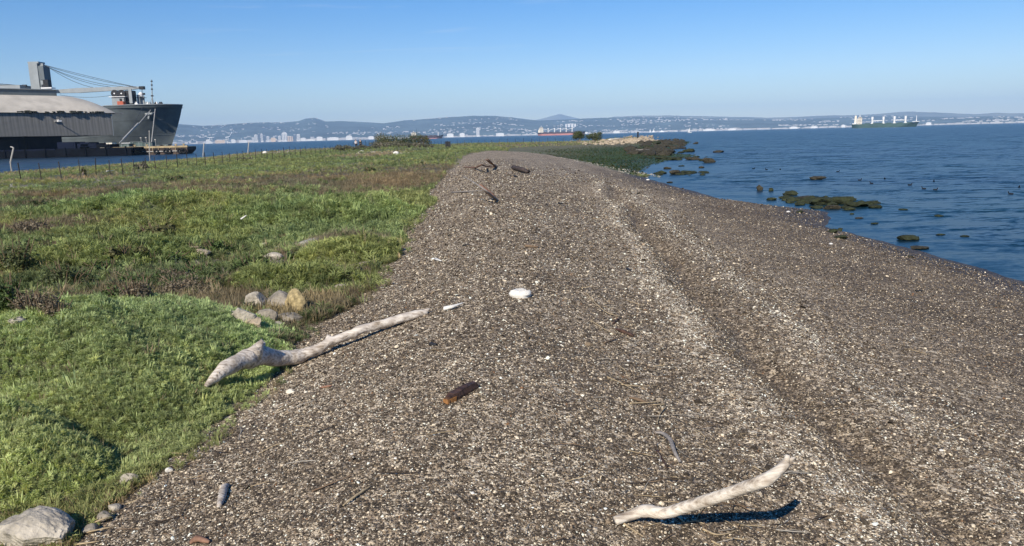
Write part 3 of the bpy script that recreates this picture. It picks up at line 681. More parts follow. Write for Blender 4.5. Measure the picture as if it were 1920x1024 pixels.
# ------------------------------------------------------------------ the grey ship, the pier shed and the barge at left
YS = 322.
bowp = aty(341.5, 196.5, YS); SB = Vector((bowp.x, YS, 0)); ZD = bowp.z
ship = thing('grey_cargo_ship', 'big grey ship with flared bow and deck crane moored behind the shed', 'ship', SB)
def SP(px, py, dy=0.): q = aty(px, py, YS+dy); return Vector((q.x-SB.x, dy, q.z))
zs = [-1, 1.2, 3, 6, 9, 12, 15, 17.5]
us = [0, .8, 2, 4, 6.5, 10, 14, 19, 25, 32, 42, 60, 90, 140]
def deck_z(u): return np.interp(u, [0, 27, 31, 60, 140], [ZD, ZD-.35, ZD-1.8, ZD-2.3, ZD-2.4])
Prow = {}
for side in (-1, 1):
    rows = []
    for k in range(11):
        f_ = k/10; row = []
        for u in us:
            z = -1+(deck_z(u)+1)*f_; stem = -7.6*(1-f_)**1.25
            ln = 12+26*(1-f_)**.8; hb_ = 13.2*(1-math.exp(-((u)/ln)**(.85+.55*(1-f_))*2.2))
            row.append((stem-u, side*hb_, z))
        rows.append(row)
    Prow[side] = rows
mb = MB(); mb.grid(Prow[-1]); mb.grid(Prow[1]); mb.grid([[r_[-1] for r_ in Prow[-1]], [r_[-1] for r_ in Prow[1]]])
o = mb.build('hull', M_HULL, ship, smooth=True)
mb = MB(); mb.grid([[(p[0], p[1], p[2]-1.1) for p in Prow[-1][-1]], [(p[0], p[1], p[2]-1.1) for p in Prow[1][-1]]]); mb.build('deck', M_DECKG, ship)
# weld seams and a rail
for zf in (.45, .7):
    k = int(zf*10); mb = MB(); mb.tube([(p[0], p[1]-.05, p[2]) for p in Prow[-1][k][1:]], .06, 4); mb.build('hull_seam', M_HULL, ship)
mb = MB(); mb.tube([(p[0], p[1], p[2]+.05) for p in Prow[-1][-1]], .16, 5); mb.tube([(p[0], p[1], p[2]+.05) for p in Prow[1][-1]], .16, 5); mb.build('bulwark_rail', M_DECKG, ship)
hx = lambda px, py, dy: SP(px, py, dy)
def SBOX(name, px0, px1, py0, py1, m, dy=-2., dep=5., parent=None):
    a_ = SP(px0, py1, dy); b_ = SP(px1, py0, dy)
    return MB().box(((a_.x+b_.x)/2, dy, (a_.z+b_.z)/2), (abs(b_.x-a_.x), dep, abs(b_.z-a_.z))).build(name, m, parent or ship)
dh = SBOX('winch_house', 219, 240, 183, 199, M_DECKG, -2, 7)
SBOX('platform', 213, 243, 181.3, 183.2, M_WHITE, -2, 8)
for px in (226, 234): q = SP(px, 187, -5.7); MB().box((q.x, -5.7, q.z), (.7, .3, .9)).build('window', M_DARK, ship)
for px in (220.5, 233.5):
    q = SP(px, 176, -2); w_ = MB(); n_ = 16
    for y0_, y1_, rr2 in ((-2.6, -2.2, 1.45), (-2.2, 2.2, 1.15), (2.2, 2.6, 1.45)):
        w_.prism([(q.x+rr2*math.cos(2*math.pi*k/n_), q.z+rr2*math.sin(2*math.pi*k/n_)) for k in range(n_)], q.y+y0_, q.y+y1_)
    dr = w_.build('winch_drum', M_DARK, ship)
    MB().prism([(q.x+.3*math.cos(2*math.pi*k/8), q.z+.3*math.sin(2*math.pi*k/8)) for k in range(8)], q.y-2.75, q.y-2.6).build('hub', M_WHITE, dr)
SBOX('winch_tower', 241, 250, 170, 196, M_DARK, -2, 4); SBOX('winch_tower_leg', 243.5, 246, 166, 194, M_DECKG, -4.2, .4)
b_ = MB(); q = SP(228, 183, -6); b_.box((q.x-.3, -6, q.z-2.6), (2.4, 2, 2.2)); b_.build('life_raft', M_RED, ship)
# small mast house with dome, and the foremast
SBOX('mast_house', 260.5, 264, 178, 196, M_DECKG, 0, 2.5); SBOX('mast_house_leg', 269, 270, 180, 196, M_DECKG, 0, .5); SBOX('mast_platform', 259, 272, 183, 184, M_DARK, 0, 3)
q = SP(264, 176, 0); MB().tube([q-Vector((0, 0, 1.1)), q, q+Vector((0, 0, .7))], [.9, 1.0, .35], 10).build('radome', M_WHITE, ship)
SBOX('searchlight', 267, 271, 174.5, 178, M_DARK, 0, 1)
a_ = SP(286, 197, 0); b_ = SP(284.2, 149, 0)
fm = MB(); fm.tube([a_, a_.lerp(b_, .5), b_], [.28, .2, .1], 6).tube([SP(281.5, 197, 0), a_.lerp(b_, .36)], .1, 5).tube([SP(288.5, 197, 2), a_.lerp(b_, .36)], .1, 5)
fm.build('foremast', M_DECKG, ship)
for f_ in (.36, .62, .78, .93): q = a_.lerp(b_, f_); MB().box(q, (.9 if f_ < .5 else .6, .5, .5)).build('mast_lamp', M_DARK, ship)
rr_ = random.Random(3)
for px in (252, 256, 274, 277, 281, 292, 294, 300, 303, 190, 198, 206, 249):
    py = 196.2 if px > 215 else 206; q = SP(px, py, -3); MB().box(q, (rr_.uniform(.5, 1.4), 1, rr_.uniform(.7, 1.5))).box(q+Vector((0, 0, .5)), (.4, .4, 1.2)).build('deck_fitting', rr_.choice([M_DARK, M_DECKG, M_WHITE]), ship)
# crane: column, cab, jib, falls
YC = 8.
ca = SP(65.5, 166, YC); cb = SP(86, 119, YC); wcol = cb.x-ca.x
mb = MB(); mb.box(((ca.x+cb.x)/2-wcol*.19, YC, (12+cb.z)/2), (wcol*.62, wcol*.9, cb.z-12)); mb.build('crane_column', M_DECKG, ship)
mb = MB(); mb.box((cb.x-wcol*.18, YC, (12+cb.z-1.2)/2), (wcol*.36, wcol*.8, cb.z-13.2)); mb.build('column_ladder_face', M_HULL, ship)
mb = MB(); mb.box(((ca.x+cb.x)/2-1, YC, cb.z+.25), (wcol*.75, wcol*.8, .7)).box((cb.x-1.2, YC-1, cb.z-.7), (1.6, 1, 1.2)).build('crane_head', M_DECKG, ship)
q = SP(87.5, 157, YC-3.5); cab = MB().box(q, (2.6, 2.6, 3)).build('crane_cab', M_DARK, ship)
MB().box(q+Vector((-1.1, -1.35, .4)), (.9, .1, 1.6)).build('window', M_DECKG, cab); MB().box(q+Vector((.4, 0, -1.8)), (4.4, 3, .5)).build('cab_floor', M_WHITE, cab)
j0 = SP(92, 172.5, YC); j1 = SP(250, 165, YC); j2 = SP(262, 164.6, YC)
jb = MB()
for p0, p1, h0, h1 in ((j0, j0.lerp(j1, .35), .55, .95), (j0.lerp(j1, .35), j1, .95, .62), (j1, j2, .62, .4)):
    vs = []
    for p_, h_ in ((p0, h0), (p1, h1)):
        for dy_, dz_ in ((-1, -h_), (1, -h_), (1, h_), (-1, h_)): vs.append(p_+Vector((0, dy_, dz_)))
    jb.add(vs, [(0, 1, 5, 4), (1, 2, 6, 5), (2, 3, 7, 6), (3, 0, 4, 7), (3, 2, 1, 0), (4, 5, 6, 7)])
jb.build('crane_jib', M_DECKG, ship)
MB().box(j2+Vector((1, 0, -.1)), (1.8, 1.6, 1.3)).build('jib_head', M_DARK, ship)
for kk in (-1, 1): MB().tube([j2+Vector((.8, kk*.5, -.5)), j2+Vector((.8, kk*.5, -3.0))], .07, 4).build('hoist_cable', M_CABLE, ship)
for sag, e, y_ in ((.9, (80, 121), -1), (2.2, (82, 122.5), 0), (3.0, (84, 123.5), 1), (3.8, (86, 125), 1.5), (.3, (86, 122), -1.6)):
    s_ = SP(*e, YC); e_ = SP(258 if sag < 3.5 else 235, 163.6, YC); pts = []
    for k in range(15): f_ = k/14; pts.append(s_.lerp(e_, f_) + Vector((0, y_, -sag*4*f_*(1-f_))))
    MB().tube(pts, .085, 4).build('crane_cable', M_CABLE, ship)
s_ = SP(112, 178, YC); e_ = SP(214, 178, YC); MB().tube([s_.lerp(e_, k/12)+Vector((0, 0, -1.0*4*(k/12)*(1-k/12))) for k in range(13)], .07, 4).build('stay_cable', M_CABLE, ship)
# second crane's boom head, over the shed roof at the far left
s_ = SP(-60, 158, YC); e_ = SP(46, 161, YC); MB().tube([s_, e_], .3, 5).tube([SP(-60, 152, YC), e_], .08, 4).box(e_, (1.6, 1, .9)).build('aft_crane_boom', M_CABLE, ship)
SBOX('aft_deckhouse', 12, 48, 160.5, 175, M_DECKG, YC, 8)
# anchor and mooring lines on the near bow
def hull_y(x, z):  # near side of the hull at ship x, height z
    f_ = (z+1)/(ZD+1); u = max(0, -7.6*(1-f_)**1.25-x); ln = 12+26*(1-f_)**.8
    return -13.2*(1-math.exp(-(u/ln)**(.85+.55*(1-f_))*2.2))
q = SP(288, 216, -5); hy = hull_y(q.x, q.z); q = Vector((q.x+.0, hy-.5, q.z))
an = MB().box(q, (.6, .5, 3.0), tilt=Matrix.Rotation(.25, 3, 'Y')); an.tube([q+Vector((-2.2, -.1, 1.1)), q+Vector((-.7, -.3, .2)), q+Vector((1.0, -.3, .3)), q+Vector((2.0, -.1, .9))], [.2, .5, .5, .2], 6)
an.tube([q+Vector((-1.6, -.2, 1.6)), q+Vector((-1.1, -.3, -.3))], .28, 5); an.build('anchor', M_DECKG, ship)
p1 = SP(283, 206, -9); p2 = aty(224, 268, 262.)-SB; p3 = SP(291, 204, -9); p4 = aty(281, 294, 262.)-SB
MB().tube([p1, p1.lerp(p2, .5)+Vector((0, 0, -.4)), p2], .17, 5).build('mooring_line', M_ROPE, ship)
MB().tube([p1.lerp(p2, .45), p1.lerp(p2, .9)], .30, 5).build('mooring_line', M_ROPE, ship)
MB().tube([p3, p3.lerp(p4, .5), p4], .15, 5).build('mooring_line', M_ROPE, ship)
p5 = SP(268, 200, -11); p6 = aty(233, 266, 275.)-SB; MB().tube([p5, p6], .08, 4).build('mooring_line', M_CABLE, ship)

# pier and shed
YB = 275.
tB = aty(207.5, 212, YB); zt = tB.z; zb = aty(207.5, 253.5, YB).z
dA = Vector((-.656, -.754, 0)); dI = Vector((-.754, .656, 0))      # along the wall to the left, and inwards
shed = thing('pier_shed', 'weathered grey shed with curved pale roof overhanging the dark pier', 'building', (tB.x, YB, 2.6))
def BP(u, v, z): return dA*u + dI*v + Vector((0, 0, z-2.6))
LU = 70.; WV = 34.
M_SIDING = bpy.data.materials.new('weathered_corrugated_siding'); M_SIDING.use_nodes = True
_b = M_SIDING.node_tree.nodes['Principled BSDF']; _b.inputs['Roughness'].default_value = .85
_tc = N(M_SIDING, 'ShaderNodeTexCoord'); _mp = N(M_SIDING, 'ShaderNodeMapping'); _mp.inputs['Scale'].default_value = (2.2, 2.2, .13)
M_SIDING.node_tree.links.new(_tc.outputs['Object'], _mp.inputs[0]); _t = N(M_SIDING, 'ShaderNodeTexNoise'); _t.inputs['Scale'].default_value = 1; _t.inputs['Detail'].default_value = 8
M_SIDING.node_tree.links.new(_mp.outputs[0], _t.inputs[0]); _r = ramp(M_SIDING, [(.3, (.15, .145, .135)), (.5, (.205, .20, .185)), (.72, (.27, .26, .24))])
M_SIDING.node_tree.links.new(_t.outputs[0], _r.inputs[0]); M_SIDING.node_tree.links.new(_r.outputs[0], _b.inputs['Base Color'])
# upper wall: corrugated sheets, each a shallow folded panel
SHEET = 2.05
def sheet_mesh():
    mb = MB(); n_ = 14; rows = [[], []]
    for k in range(n_+1):
        u = SHEET*k/n_; v = -.14 if k % 2 else 0.
        for j_, z in enumerate((zb, zt)): p_ = dA*u+dI*v; rows[j_].append((p_.x, p_.y, z-2.6))
    mb.grid(rows); return mb.mesh('wall_sheet', M_SIDING)
sm = sheet_mesh()
for k in range(int(LU/SHEET)):
    o = bpy.data.objects.new('wall_sheet', sm); COL.objects.link(o); o.parent = shed; pp = dA*(k*SHEET+.01); o.location = (pp.x, pp.y, rr_.uniform(-.06, .06))
def wall(name, u0, u1, v0, v1, z0, z1, m, par=shed):
    vs = [BP(u, v, z) for z in (z0, z1) for u, v in ((u0, v0), (u1, v0), (u1, v1), (u0, v1))]
    return MB().add(vs, [(3, 2, 1, 0), (4, 5, 6, 7), (0, 1, 5, 4), (1, 2, 6, 5), (2, 3, 7, 6), (3, 0, 4, 7)]).build(name, m, par)
wall('upper_storey', 0.05, LU, .25, WV, zb, zt-.02, M_SIDING)
wall('corner_post', -.25, .0, -.15, .4, zb-.2, zt+.1, M_DECKG)
wall('eave_gutter', -4.6, LU, .5, 1.0, zt-.35, zt+.05, M_SIDING)
M_ROOF = mat('pale_mottled_roof', (.50, .45, .37), .85, noise=(.25, .82, 1.15), bump=(2, .3, .1))
M_SHADE_NAVY = mat('navy_shade_timber', (.010, .013, .026), .95, noise=(.2, .7, 1.4), spec=.03); M_PIER_SHADE = mat('black_shade_timber', (.006, .007, .010), .95, noise=(.2, .7, 1.5), spec=.03)  # shade below the overhang and on the pier is put into both colours
# roof: convex hip end and long slope
zc = aty(107, 176, YB-8.6).z; rows = []
for i in range(15):
    f_ = i/14; z = zt + (zc-zt)*math.sin(f_*math.pi/2)**.92; v = -.6+16.6*f_**1.12; u0 = -1.4+12.6*f_**.95
    row = []
    row.append(BP(u0+ .2, WV-v*0-(-.6+v), z)); row.append(BP(u0, (WV)/2, z)); row.append(BP(u0, v, z))
    for k in range(1, 12): row.append(BP(u0+(LU-u0)*k/11, v, z))
    rows.append(row)
mb = MB(); mb.grid(rows); rows2 = []
for i in range(15):
    f_ = i/14; z = zt + (zc-zt)*math.sin(f_*math.pi/2)**.92; v = -.6+16.6*f_**1.12; u0 = -1.4+12.6*f_**.95
    rows2.append([BP(u0+(LU-u0)*k/5, WV-v, z) for k in range(6)])
mb.grid(rows2); mb.build('roof', M_ROOF, shed, smooth=True)
mt_ = MB(); rt_ = random.Random(8)        # moss and debris along the eave
for k in range(60):
    u = rt_.choice([4, 9, 14, 19, 26])+rt_.uniform(-2.4, 2.4); q = BP(u, -.45+rt_.uniform(0, .5), zt+rt_.uniform(.05, .35)); mt_.box(q, (rt_.uniform(.5, 1.5), .6, rt_.uniform(.3, .75)), rt_.random()*3)
mt_.build('eave_moss', mat('dark_moss', (.035, .035, .025), 1, noise=(1, .6, 1.4)), shed)['kind'] = 'stuff'
zcap = aty(107, 165.5, YB-8.6).z
wall('ridge_monitor', 11.5, LU, 14.2, 20, zc-.6, zcap, M_HULL); wall('ridge_monitor_roof', 11.2, LU, 13.8, 20.4, zcap, zcap+.25, M_DECKG)
# lamp on the wall
lq = BP(17.6, -.2, aty(107, 227.5, 262).z); lm = MB().box(lq, (.5, 1.6, .5), -.72).tube([lq+Vector((.1, -.6, .2)), lq+Vector((1.5, -1.7, .5)), lq+Vector((2.0, -2.0, .1))], .14, 6).build('wall_lamp', M_ROPE, shed)
MB().box(lq+Vector((2.0, -2.0, 0)), (1.2, 1.0, .45), -.72).build('lamp_head', M_WHITE, lm)
wall('lower_storey', 13.5, LU, 9, WV, 2.6, zb, M_SHADE_NAVY); wall('door', 27, 33, 8.9, 9, 2.6, zb-.8, M_DARK)
for u in (26, 38, 50, 62): wall('support_post', u, u+.6, 3, 3.6, 2.6, zb, M_PIER_SHADE)
pier = thing('pier', 'timber pier painted dark for shade under the shed along the channel', 'pier', (-180, 245, 0))
MB().box((-40, 20, 1.9), (160, 46, 1.4)).build('deck', M_SHADE_NAVY, pier)
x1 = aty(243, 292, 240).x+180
MB().box(((x1-120)/2, -3.3, 1.0), (120+x1, .8, 2.4)).build('fender_wall', M_PIER_SHADE, pier)
MB().box(((x1-120)/2, 2, 2.1), (120+x1, 9, .9)).build('apron', M_PIER_SHADE, pier)
for k in range(26): MB().tube([(x1-1.5-k*6.2, -3.9, -1), (x1-1.5-k*6.2, -3.9, 2.9)], .28, 6).build('pile', M_PIER_SHADE, pier)
for k, (px0, px1, py, m_) in enumerate([(118, 150, 266, M_SHADE_NAVY), (155, 190, 268.5, M_SHADE_NAVY), (160, 176, 266.5, M_SHADE_NAVY), (190, 215, 270, M_PIER_SHADE)]):
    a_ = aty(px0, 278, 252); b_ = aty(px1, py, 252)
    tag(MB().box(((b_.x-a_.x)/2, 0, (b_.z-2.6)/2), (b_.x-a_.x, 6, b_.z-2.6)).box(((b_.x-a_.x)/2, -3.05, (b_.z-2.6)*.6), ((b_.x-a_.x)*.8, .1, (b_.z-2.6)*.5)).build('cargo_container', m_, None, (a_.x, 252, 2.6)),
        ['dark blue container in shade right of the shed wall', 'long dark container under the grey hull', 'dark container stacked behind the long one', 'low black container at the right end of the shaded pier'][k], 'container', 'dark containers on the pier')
# barge
YG_ = 256.
bl, br = aty(200, 289, YG_-6), aty(353, 289.5, YG_-6)
barge = thing('deck_barge', 'flat rusty barge with ochre deck edge and tyres moored below the grey bow', 'barge', (br.x, YG_, 0)); LB = br.x-bl.x
M_OCHRE = mat('ochre_deck_edge', (.42, .32, .18), .8, noise=(.6, .6, 1.25)); M_RUST = mat('rusty_barge_side', (.06, .042, .032), .85, noise=(.5, .4, 2.2)); M_TYRE = mat('tyre_rubber', (.015, .015, .016), .9, noise=(1, .7, 1.3))
MB().add([(x, y, z) for y in (-6, 1) for x, z in ((-LB, -.6), (-2.2, -.6), (-.2, 1.2), (0, 2.2), (-LB, 2.2))], [(0, 1, 2, 3, 4), (9, 8, 7, 6, 5)]+[(k, (k+5), (k+1) % 5+5, (k+1) % 5) for k in range(5)]).build('hull', M_RUST, barge)
MB().box((-LB/2, -5.95, 2.35), (LB, .5, .6)).build('deck_edge', M_OCHRE, barge)
MB().box((-LB/2, -2.5, 2.28), (LB-.2, 6.6, .12)).build('deck', M_OCHRE, barge)
MB().box((-LB/2-1, -6.15, 1.0), (LB-3, .3, .25)).build('rubbing_strake', M_ROPE, barge)
for f_ in (.02, .07, .2, .24, .36, .52, .66, .78): MB().torus((-LB*f_-.6, -6.5, 1.0), .62, .26).build('tyre_fender', M_TYRE, barge)
for f_ in np.linspace(.0, .98, 15): MB().box((-LB*f_-.15, -6.22, 1.35), (.14, .12, 1.5)).build('hull_rib', M_OCHRE if int(f_*100) % 3 else M_RUST, barge)
for px in (253, 276, 330, 345): q = aty(px, 275.5, YG_-5.); MB().tube([(q.x-br.x, -5, 2.3), (q.x-br.x, -5, 3.1)], .22, 6).box((q.x-br.x, -5, 3.1), (.9, .4, .2)).build('bollard', M_OCHRE, barge)
def on_barge(name, px0, px1, py0, py1, m, label, cat, y=259., grp='things stored on the barge'):
    a_ = aty(px0, py1, y); b_ = aty(px1, py0, y); w = b_.x-a_.x; h = b_.z-2.34
    root = thing(name, label, cat, ((a_.x+b_.x)/2, y, 2.34), grp)
    MB().box((0, 0, h/2), (w, 3, h)).build('body', m, root); MB().box((0, 0, h+.08), (w+.3, 3.3, .16)).build('lid', M_HULL if m != M_WHITE else M_WHITE, root)
    for k in range(max(2, int(w/2.2))): MB().box((-w/2+.8+k*2.1, -1.53, h*.5), (.12, .08, h*.9)).build('rib', M_DECKG, root)
M_GG = mat('grey_green_paint', (.08, .11, .10), .7, noise=(.4, .7, 1.4))
on_barge('equipment_cabin', 249, 271, 266, 276, M_GG, 'grey green cabin on the middle of the barge', 'cabin', 262)
on_barge('cargo_bin', 228, 246, 270, 277, M_GG, 'low green bin left of the grey green cabin', 'bin')
on_barge('cargo_bin', 233, 248, 268.5, 271, M_WHITE, 'white flat crate above the low green bin', 'crate', 264)
on_barge('cargo_bin', 273, 287, 267.5, 276, M_GG, 'dark bin right of the grey green cabin', 'bin', 262)
on_barge('cargo_bin', 191, 199, 268, 274, M_CREAM, 'cream container leftmost on the sunlit pier end', 'container', 268)
on_barge('cargo_bin', 203, 214, 267, 274, M_CREAM, 'cream container right of the leftmost cream one', 'container', 266)
on_barge('cargo_bin', 296, 303, 273, 277.5, M_DARK, 'small black box near the right end of the barge', 'box', 257)
on_barge('cargo_bin', 310, 318, 271.5, 277, M_GG, 'small green box by the bow on the barge', 'box', 258)
for i_, (px, py) in enumerate(((264, 258.5), (273.5, 258), (291, 262))):
    q = aty(px, py, 262); tag(MB().tube([(0, 0, 0), (0, 0, q.z-2.34)], .07, 5).box((0, 0, q.z-2.34), (.5, .3, .3)).build('lamp_pole', M_ROPE, None, (q.x, 262, 2.34)), ['thin lamp pole on the barge left of the pair', 'thin lamp pole on the barge right of the pair', 'short lamp pole on the barge near the bow'][i_], 'pole', 'lamp poles on the barge')

# ------------------------------------------------------------------ fence along the marsh
fl = [(-32.5, 40), (-31.6, 50), (-31, 58), (-31.2, 70), (-30.6, 84), (-30.3, 100), (-28.5, 120), (-24.5, 145), (-19.5, 168), (-14, 188), (-4, 196), (8, 199), (19, 200)]
fence = thing('wire_fence', 'thin dark post and wire fence crossing the marsh to the point', 'fence', (-31, 58, 0))
pts = []; carry = 0
for (x0, y0), (x1_, y1_) in zip(fl[:-1], fl[1:]):
    L = math.hypot(x1_-x0, y1_-y0); s = carry
    while s < L: pts.append((x0+(x1_-x0)*s/L, y0+(y1_-y0)*s/L)); s += 2.08
    carry = s-L
pm = MB(); pm.box((0, 0, .6), (.05, .05, 1.55)); pm = pm.mesh('post', M_POST)
rr_ = random.Random(12); tops = []
for x, y in pts:
    z = Hs(x, y); o = bpy.data.objects.new('post', pm); COL.objects.link(o); o.parent = fence
    o.location = (x+31+rr_.uniform(-.05, .05), y-58, z-.02); o.rotation_euler = (rr_.uniform(-.04, .04), rr_.uniform(-.05, .05), rr_.random())
    o.scale = (1, 1, rr_.uniform(.9, 1.06)); tops.append((x+31, y-58, z))
for h in (.35, .75, 1.1):
    MB().tube([(x, y, z+h) for x, y, z in tops], .004, 3).build('wire', M_POST, fence)
# dark panel tied to the fence
q = gp(840, 277.5); tag(MB().box((0, 0, .55), (.9, .12, 1.15)).box((-.3, -.1, .7), (.3, .1, .7)).build('dark_fence_panel', M_DARK, None, (q.x, q.y, q.z)), 'dark panel standing against the far fence right of the bushes', 'panel')
# pale leaning poles by the channel
for px, pt, pb, lean, lab in ((24, 277, 304, 5, 'pale leaning pole with bent top at the far left by the channel'), (280, 246, 291, -.3, 'tall thin pale pole in front of the barge'),
                               (382, 269, 292, 1.5, 'short pale pole right of the barge end'), (466, 267, 288, 1.5, 'pale pole between the barge and the bushes')):
    Yp = {24: 92, 280: 150, 382: 168, 466: 190}[px]
    b_ = aty(px-lean*.9, pb, Yp); t_ = aty(px+lean*.3, pt, Yp); g0 = max(Hs(b_.x, b_.y), -.5)
    mb = MB().tube([(0, 0, g0-.2), (0, 0, b_.z), (t_.x-b_.x, 0, t_.z)], (.05+Yp*.00035)*(.7 if px == 280 else 1), 6)
    if px == 24: mb.tube([(t_.x-b_.x, 0, t_.z), (t_.x-b_.x-.35, 0, t_.z+.12)], .07, 6)
    else: mb.box((t_.x-b_.x, 0, t_.z), (.16, .16, .2))
    o = mb.build('pole', M_ROPE, None, (b_.x, b_.y, 0)); tag(o, lab, 'pole', 'pale poles by the channel')
# marker post on the mound at the point
q = gp(1196, 252.5); q.z = Hs(q.x, q.y); mb = MB().box((0, 0, .75), (.36, .3, 2.1)).box((0, -.02, 1.75), (.42, .36, .25))
q = Vector((q.x, q.y, q.z)); 
d_ = ray(1196, 254); Ym = 203.; qx = aty(1196, 254, Ym); tag(mb.build('marker_post', M_DARK, None, (qx.x, Ym, Hs(qx.x, Ym)-.2)), 'square dark marker post on top of the pale rubble mound', 'post')

# ------------------------------------------------------------------ people
M_SKIN = mat('skin', (.45, .28, .2), .6); M_HAIR = mat('dark_hair', (.015, .012, .01), .7); M_SHIRT = mat('pale_grey_shirt', (.55, .52, .52), .8, noise=(3, .85, 1.1)); M_JACKET = mat('dark_green_jacket', (.02, .03, .026), .8, noise=(3, .7, 1.3)); M_TROU = mat('dark_trousers', (.03, .035, .05), .8)
def skin(name, pts, edges, rad, m, parent, sub=1):
    me = bpy.data.meshes.new(name); me.from_pydata(pts, edges, []); me.materials.append(m)
    o = bpy.data.objects.new(name, me); COL.objects.link(o); o.parent = parent
    sk = o.modifiers.new('skin', 'SKIN'); me.skin_vertices.new() if not me.skin_vertices else None
    for v, r_ in zip(me.skin_vertices[0].data, rad): v.radius = r_ if hasattr(r_, '__len__') else (r_, r_)
    me.skin_vertices[0].data[0].use_root = True
    sb = o.modifiers.new('smooth', 'SUBSURF'); sb.levels = sub; sb.render_levels = sub
    return o
def person(px, Y, label, top, rz, trousers):
    p = aty(px, 265, Y); z = Hs(p.x, Y); r_ = thing('person', label, 'person', (p.x, Y, z), 'two people walking behind the bushes', rz)
    P = [(0, 0, .95), (0, 0, 1.15), (0, 0, 1.40), (0, 0, 1.52), (0, -.01, 1.62), (0, -.01, 1.72), (.1, 0, .9), (.11, -.06, .5), (.11, .06, .1), (.11, -.08, .04), (-.1, 0, .9), (-.11, .1, .5), (-.11, .2, .1), (-.11, .08, .04),
         (.2, 0, 1.40), (.25, .04, 1.13), (.24, -.1, .9), (.24, -.15, .82), (-.2, 0, 1.40), (-.25, -.02, 1.13), (-.24, -.14, .92), (-.24, -.18, .84)]
    E = [(0, 1), (1, 2), (2, 3), (3, 4), (4, 5), (0, 6), (6, 7), (7, 8), (8, 9), (0, 10), (10, 11), (11, 12), (12, 13), (2, 14), (14, 15), (15, 16), (16, 17), (2, 18), (18, 19), (19, 20), (20, 21)]
    rad = [(.15, .11), (.14, .10), (.16, .11), .055, (.085, .1), (.08, .09), .09, .06, .04, .035, .09, .06, .04, .035, .055, .042, .03, .035, .055, .042, .03, .035]
    skin('body', P, E, rad, M_SKIN, r_)
    skin('shirt' if top is M_SHIRT else 'jacket', [P[i] for i in (0, 1, 2, 14, 15, 16, 18, 19, 20)], [(0, 1), (1, 2), (2, 3), (3, 4), (4, 5), (2, 6), (6, 7), (7, 8)], [(.18, .14), (.17, .13), (.18, .13), .075, .06, .045, .075, .06, .045], top, r_)
    skin('trousers', [P[i] for i in (0, 6, 7, 8, 10, 11, 12)], [(0, 1), (1, 2), (2, 3), (0, 4), (4, 5), (5, 6)], [(.165, .125), .105, .08, .06, .105, .08, .06], trousers, r_)
    skin('hair', [(0, .03, 1.66), (0, .01, 1.76)], [(0, 1)], [.10, .09], M_HAIR, r_)
person(667, 139, 'person in a pale top seen from behind beyond the bushes', M_SHIRT, 2.7, M_TROU)
person(675.5, 140.5, 'person in dark green clothes beside the one in a pale top', M_JACKET, 2.9, M_TROU)

# ------------------------------------------------------------------ rocks
def rock_mb(seed, sx=1, sy=1, sz=.7, sub=2, rough=.28, cuts=7):
    import bmesh
    bm = bmesh.new(); bmesh.ops.create_icosphere(bm, subdivisions=sub, radius=1)
    rr = np.random.default_rng(seed); pl = rr.normal(size=(cuts, 3)); pl /= np.linalg.norm(pl, axis=1)[:, None]; ds = rr.uniform(.55, .9, cuts)
    V = np.array([v.co[:] for v in bm.verts])
    for n_, d_ in zip(pl, ds):
        q = V @ n_; V = V - np.where(q > d_, q-d_, 0)[:, None]*n_[None]
    nz = (fbm(V[:, 0]*2+seed*3.1+V[:, 2]*1.3, V[:, 1]*2+V[:, 2]*1.7, 4, seed % 97)) ; V = V*(1+rough*nz*1.6)[:, None]
    if sub >= 3 and rough < .3:
        V = V*(1+.07*fbm(V[:, 0]*7+seed+V[:, 2]*5, V[:, 1]*7-V[:, 2]*6, 3, seed % 91)+.05*fbm(V[:, 0]*16+V[:, 2]*13, V[:, 1]*16+V[:, 2]*9, 2, seed % 83))[:, None]
    V = V*np.array([sx, sy, sz]); m = MB(); m.add([tuple(v) for v in V], [tuple(v.index for v in f.verts) for f in bm.faces]); bm.free(); return m
def rock(name, px, py, wpx, hpx, m, label, cat='rock', group=None, seed=None, depth=.8, rz=None, sub=2, sink=.25, Y=None, smooth=False, parent=None):
    """a rock whose foot stands at the pixel, wpx wide and hpx high there"""
    q = gp(px, py); k = (q-EYE).length/FPX; w = wpx*k/2; h = hpx*k
    seed = seed if seed is not None else int(px*7+py*13)
    mb = rock_mb(seed, w, w*depth, h/(1.75-.0)*1.0, sub, .13 if m not in (M_WEED, M_WEEDB) else .36, 7 if m not in (M_WEED, M_WEEDB) else 9)
    o = mb.build(name, m, None, (q.x, q.y+w*depth*.5, q.z+h*(.42-sink*.3)), smooth, rz if rz is not None else (seed % 10)*.1-.5)
    return tag(o, label, cat, group)
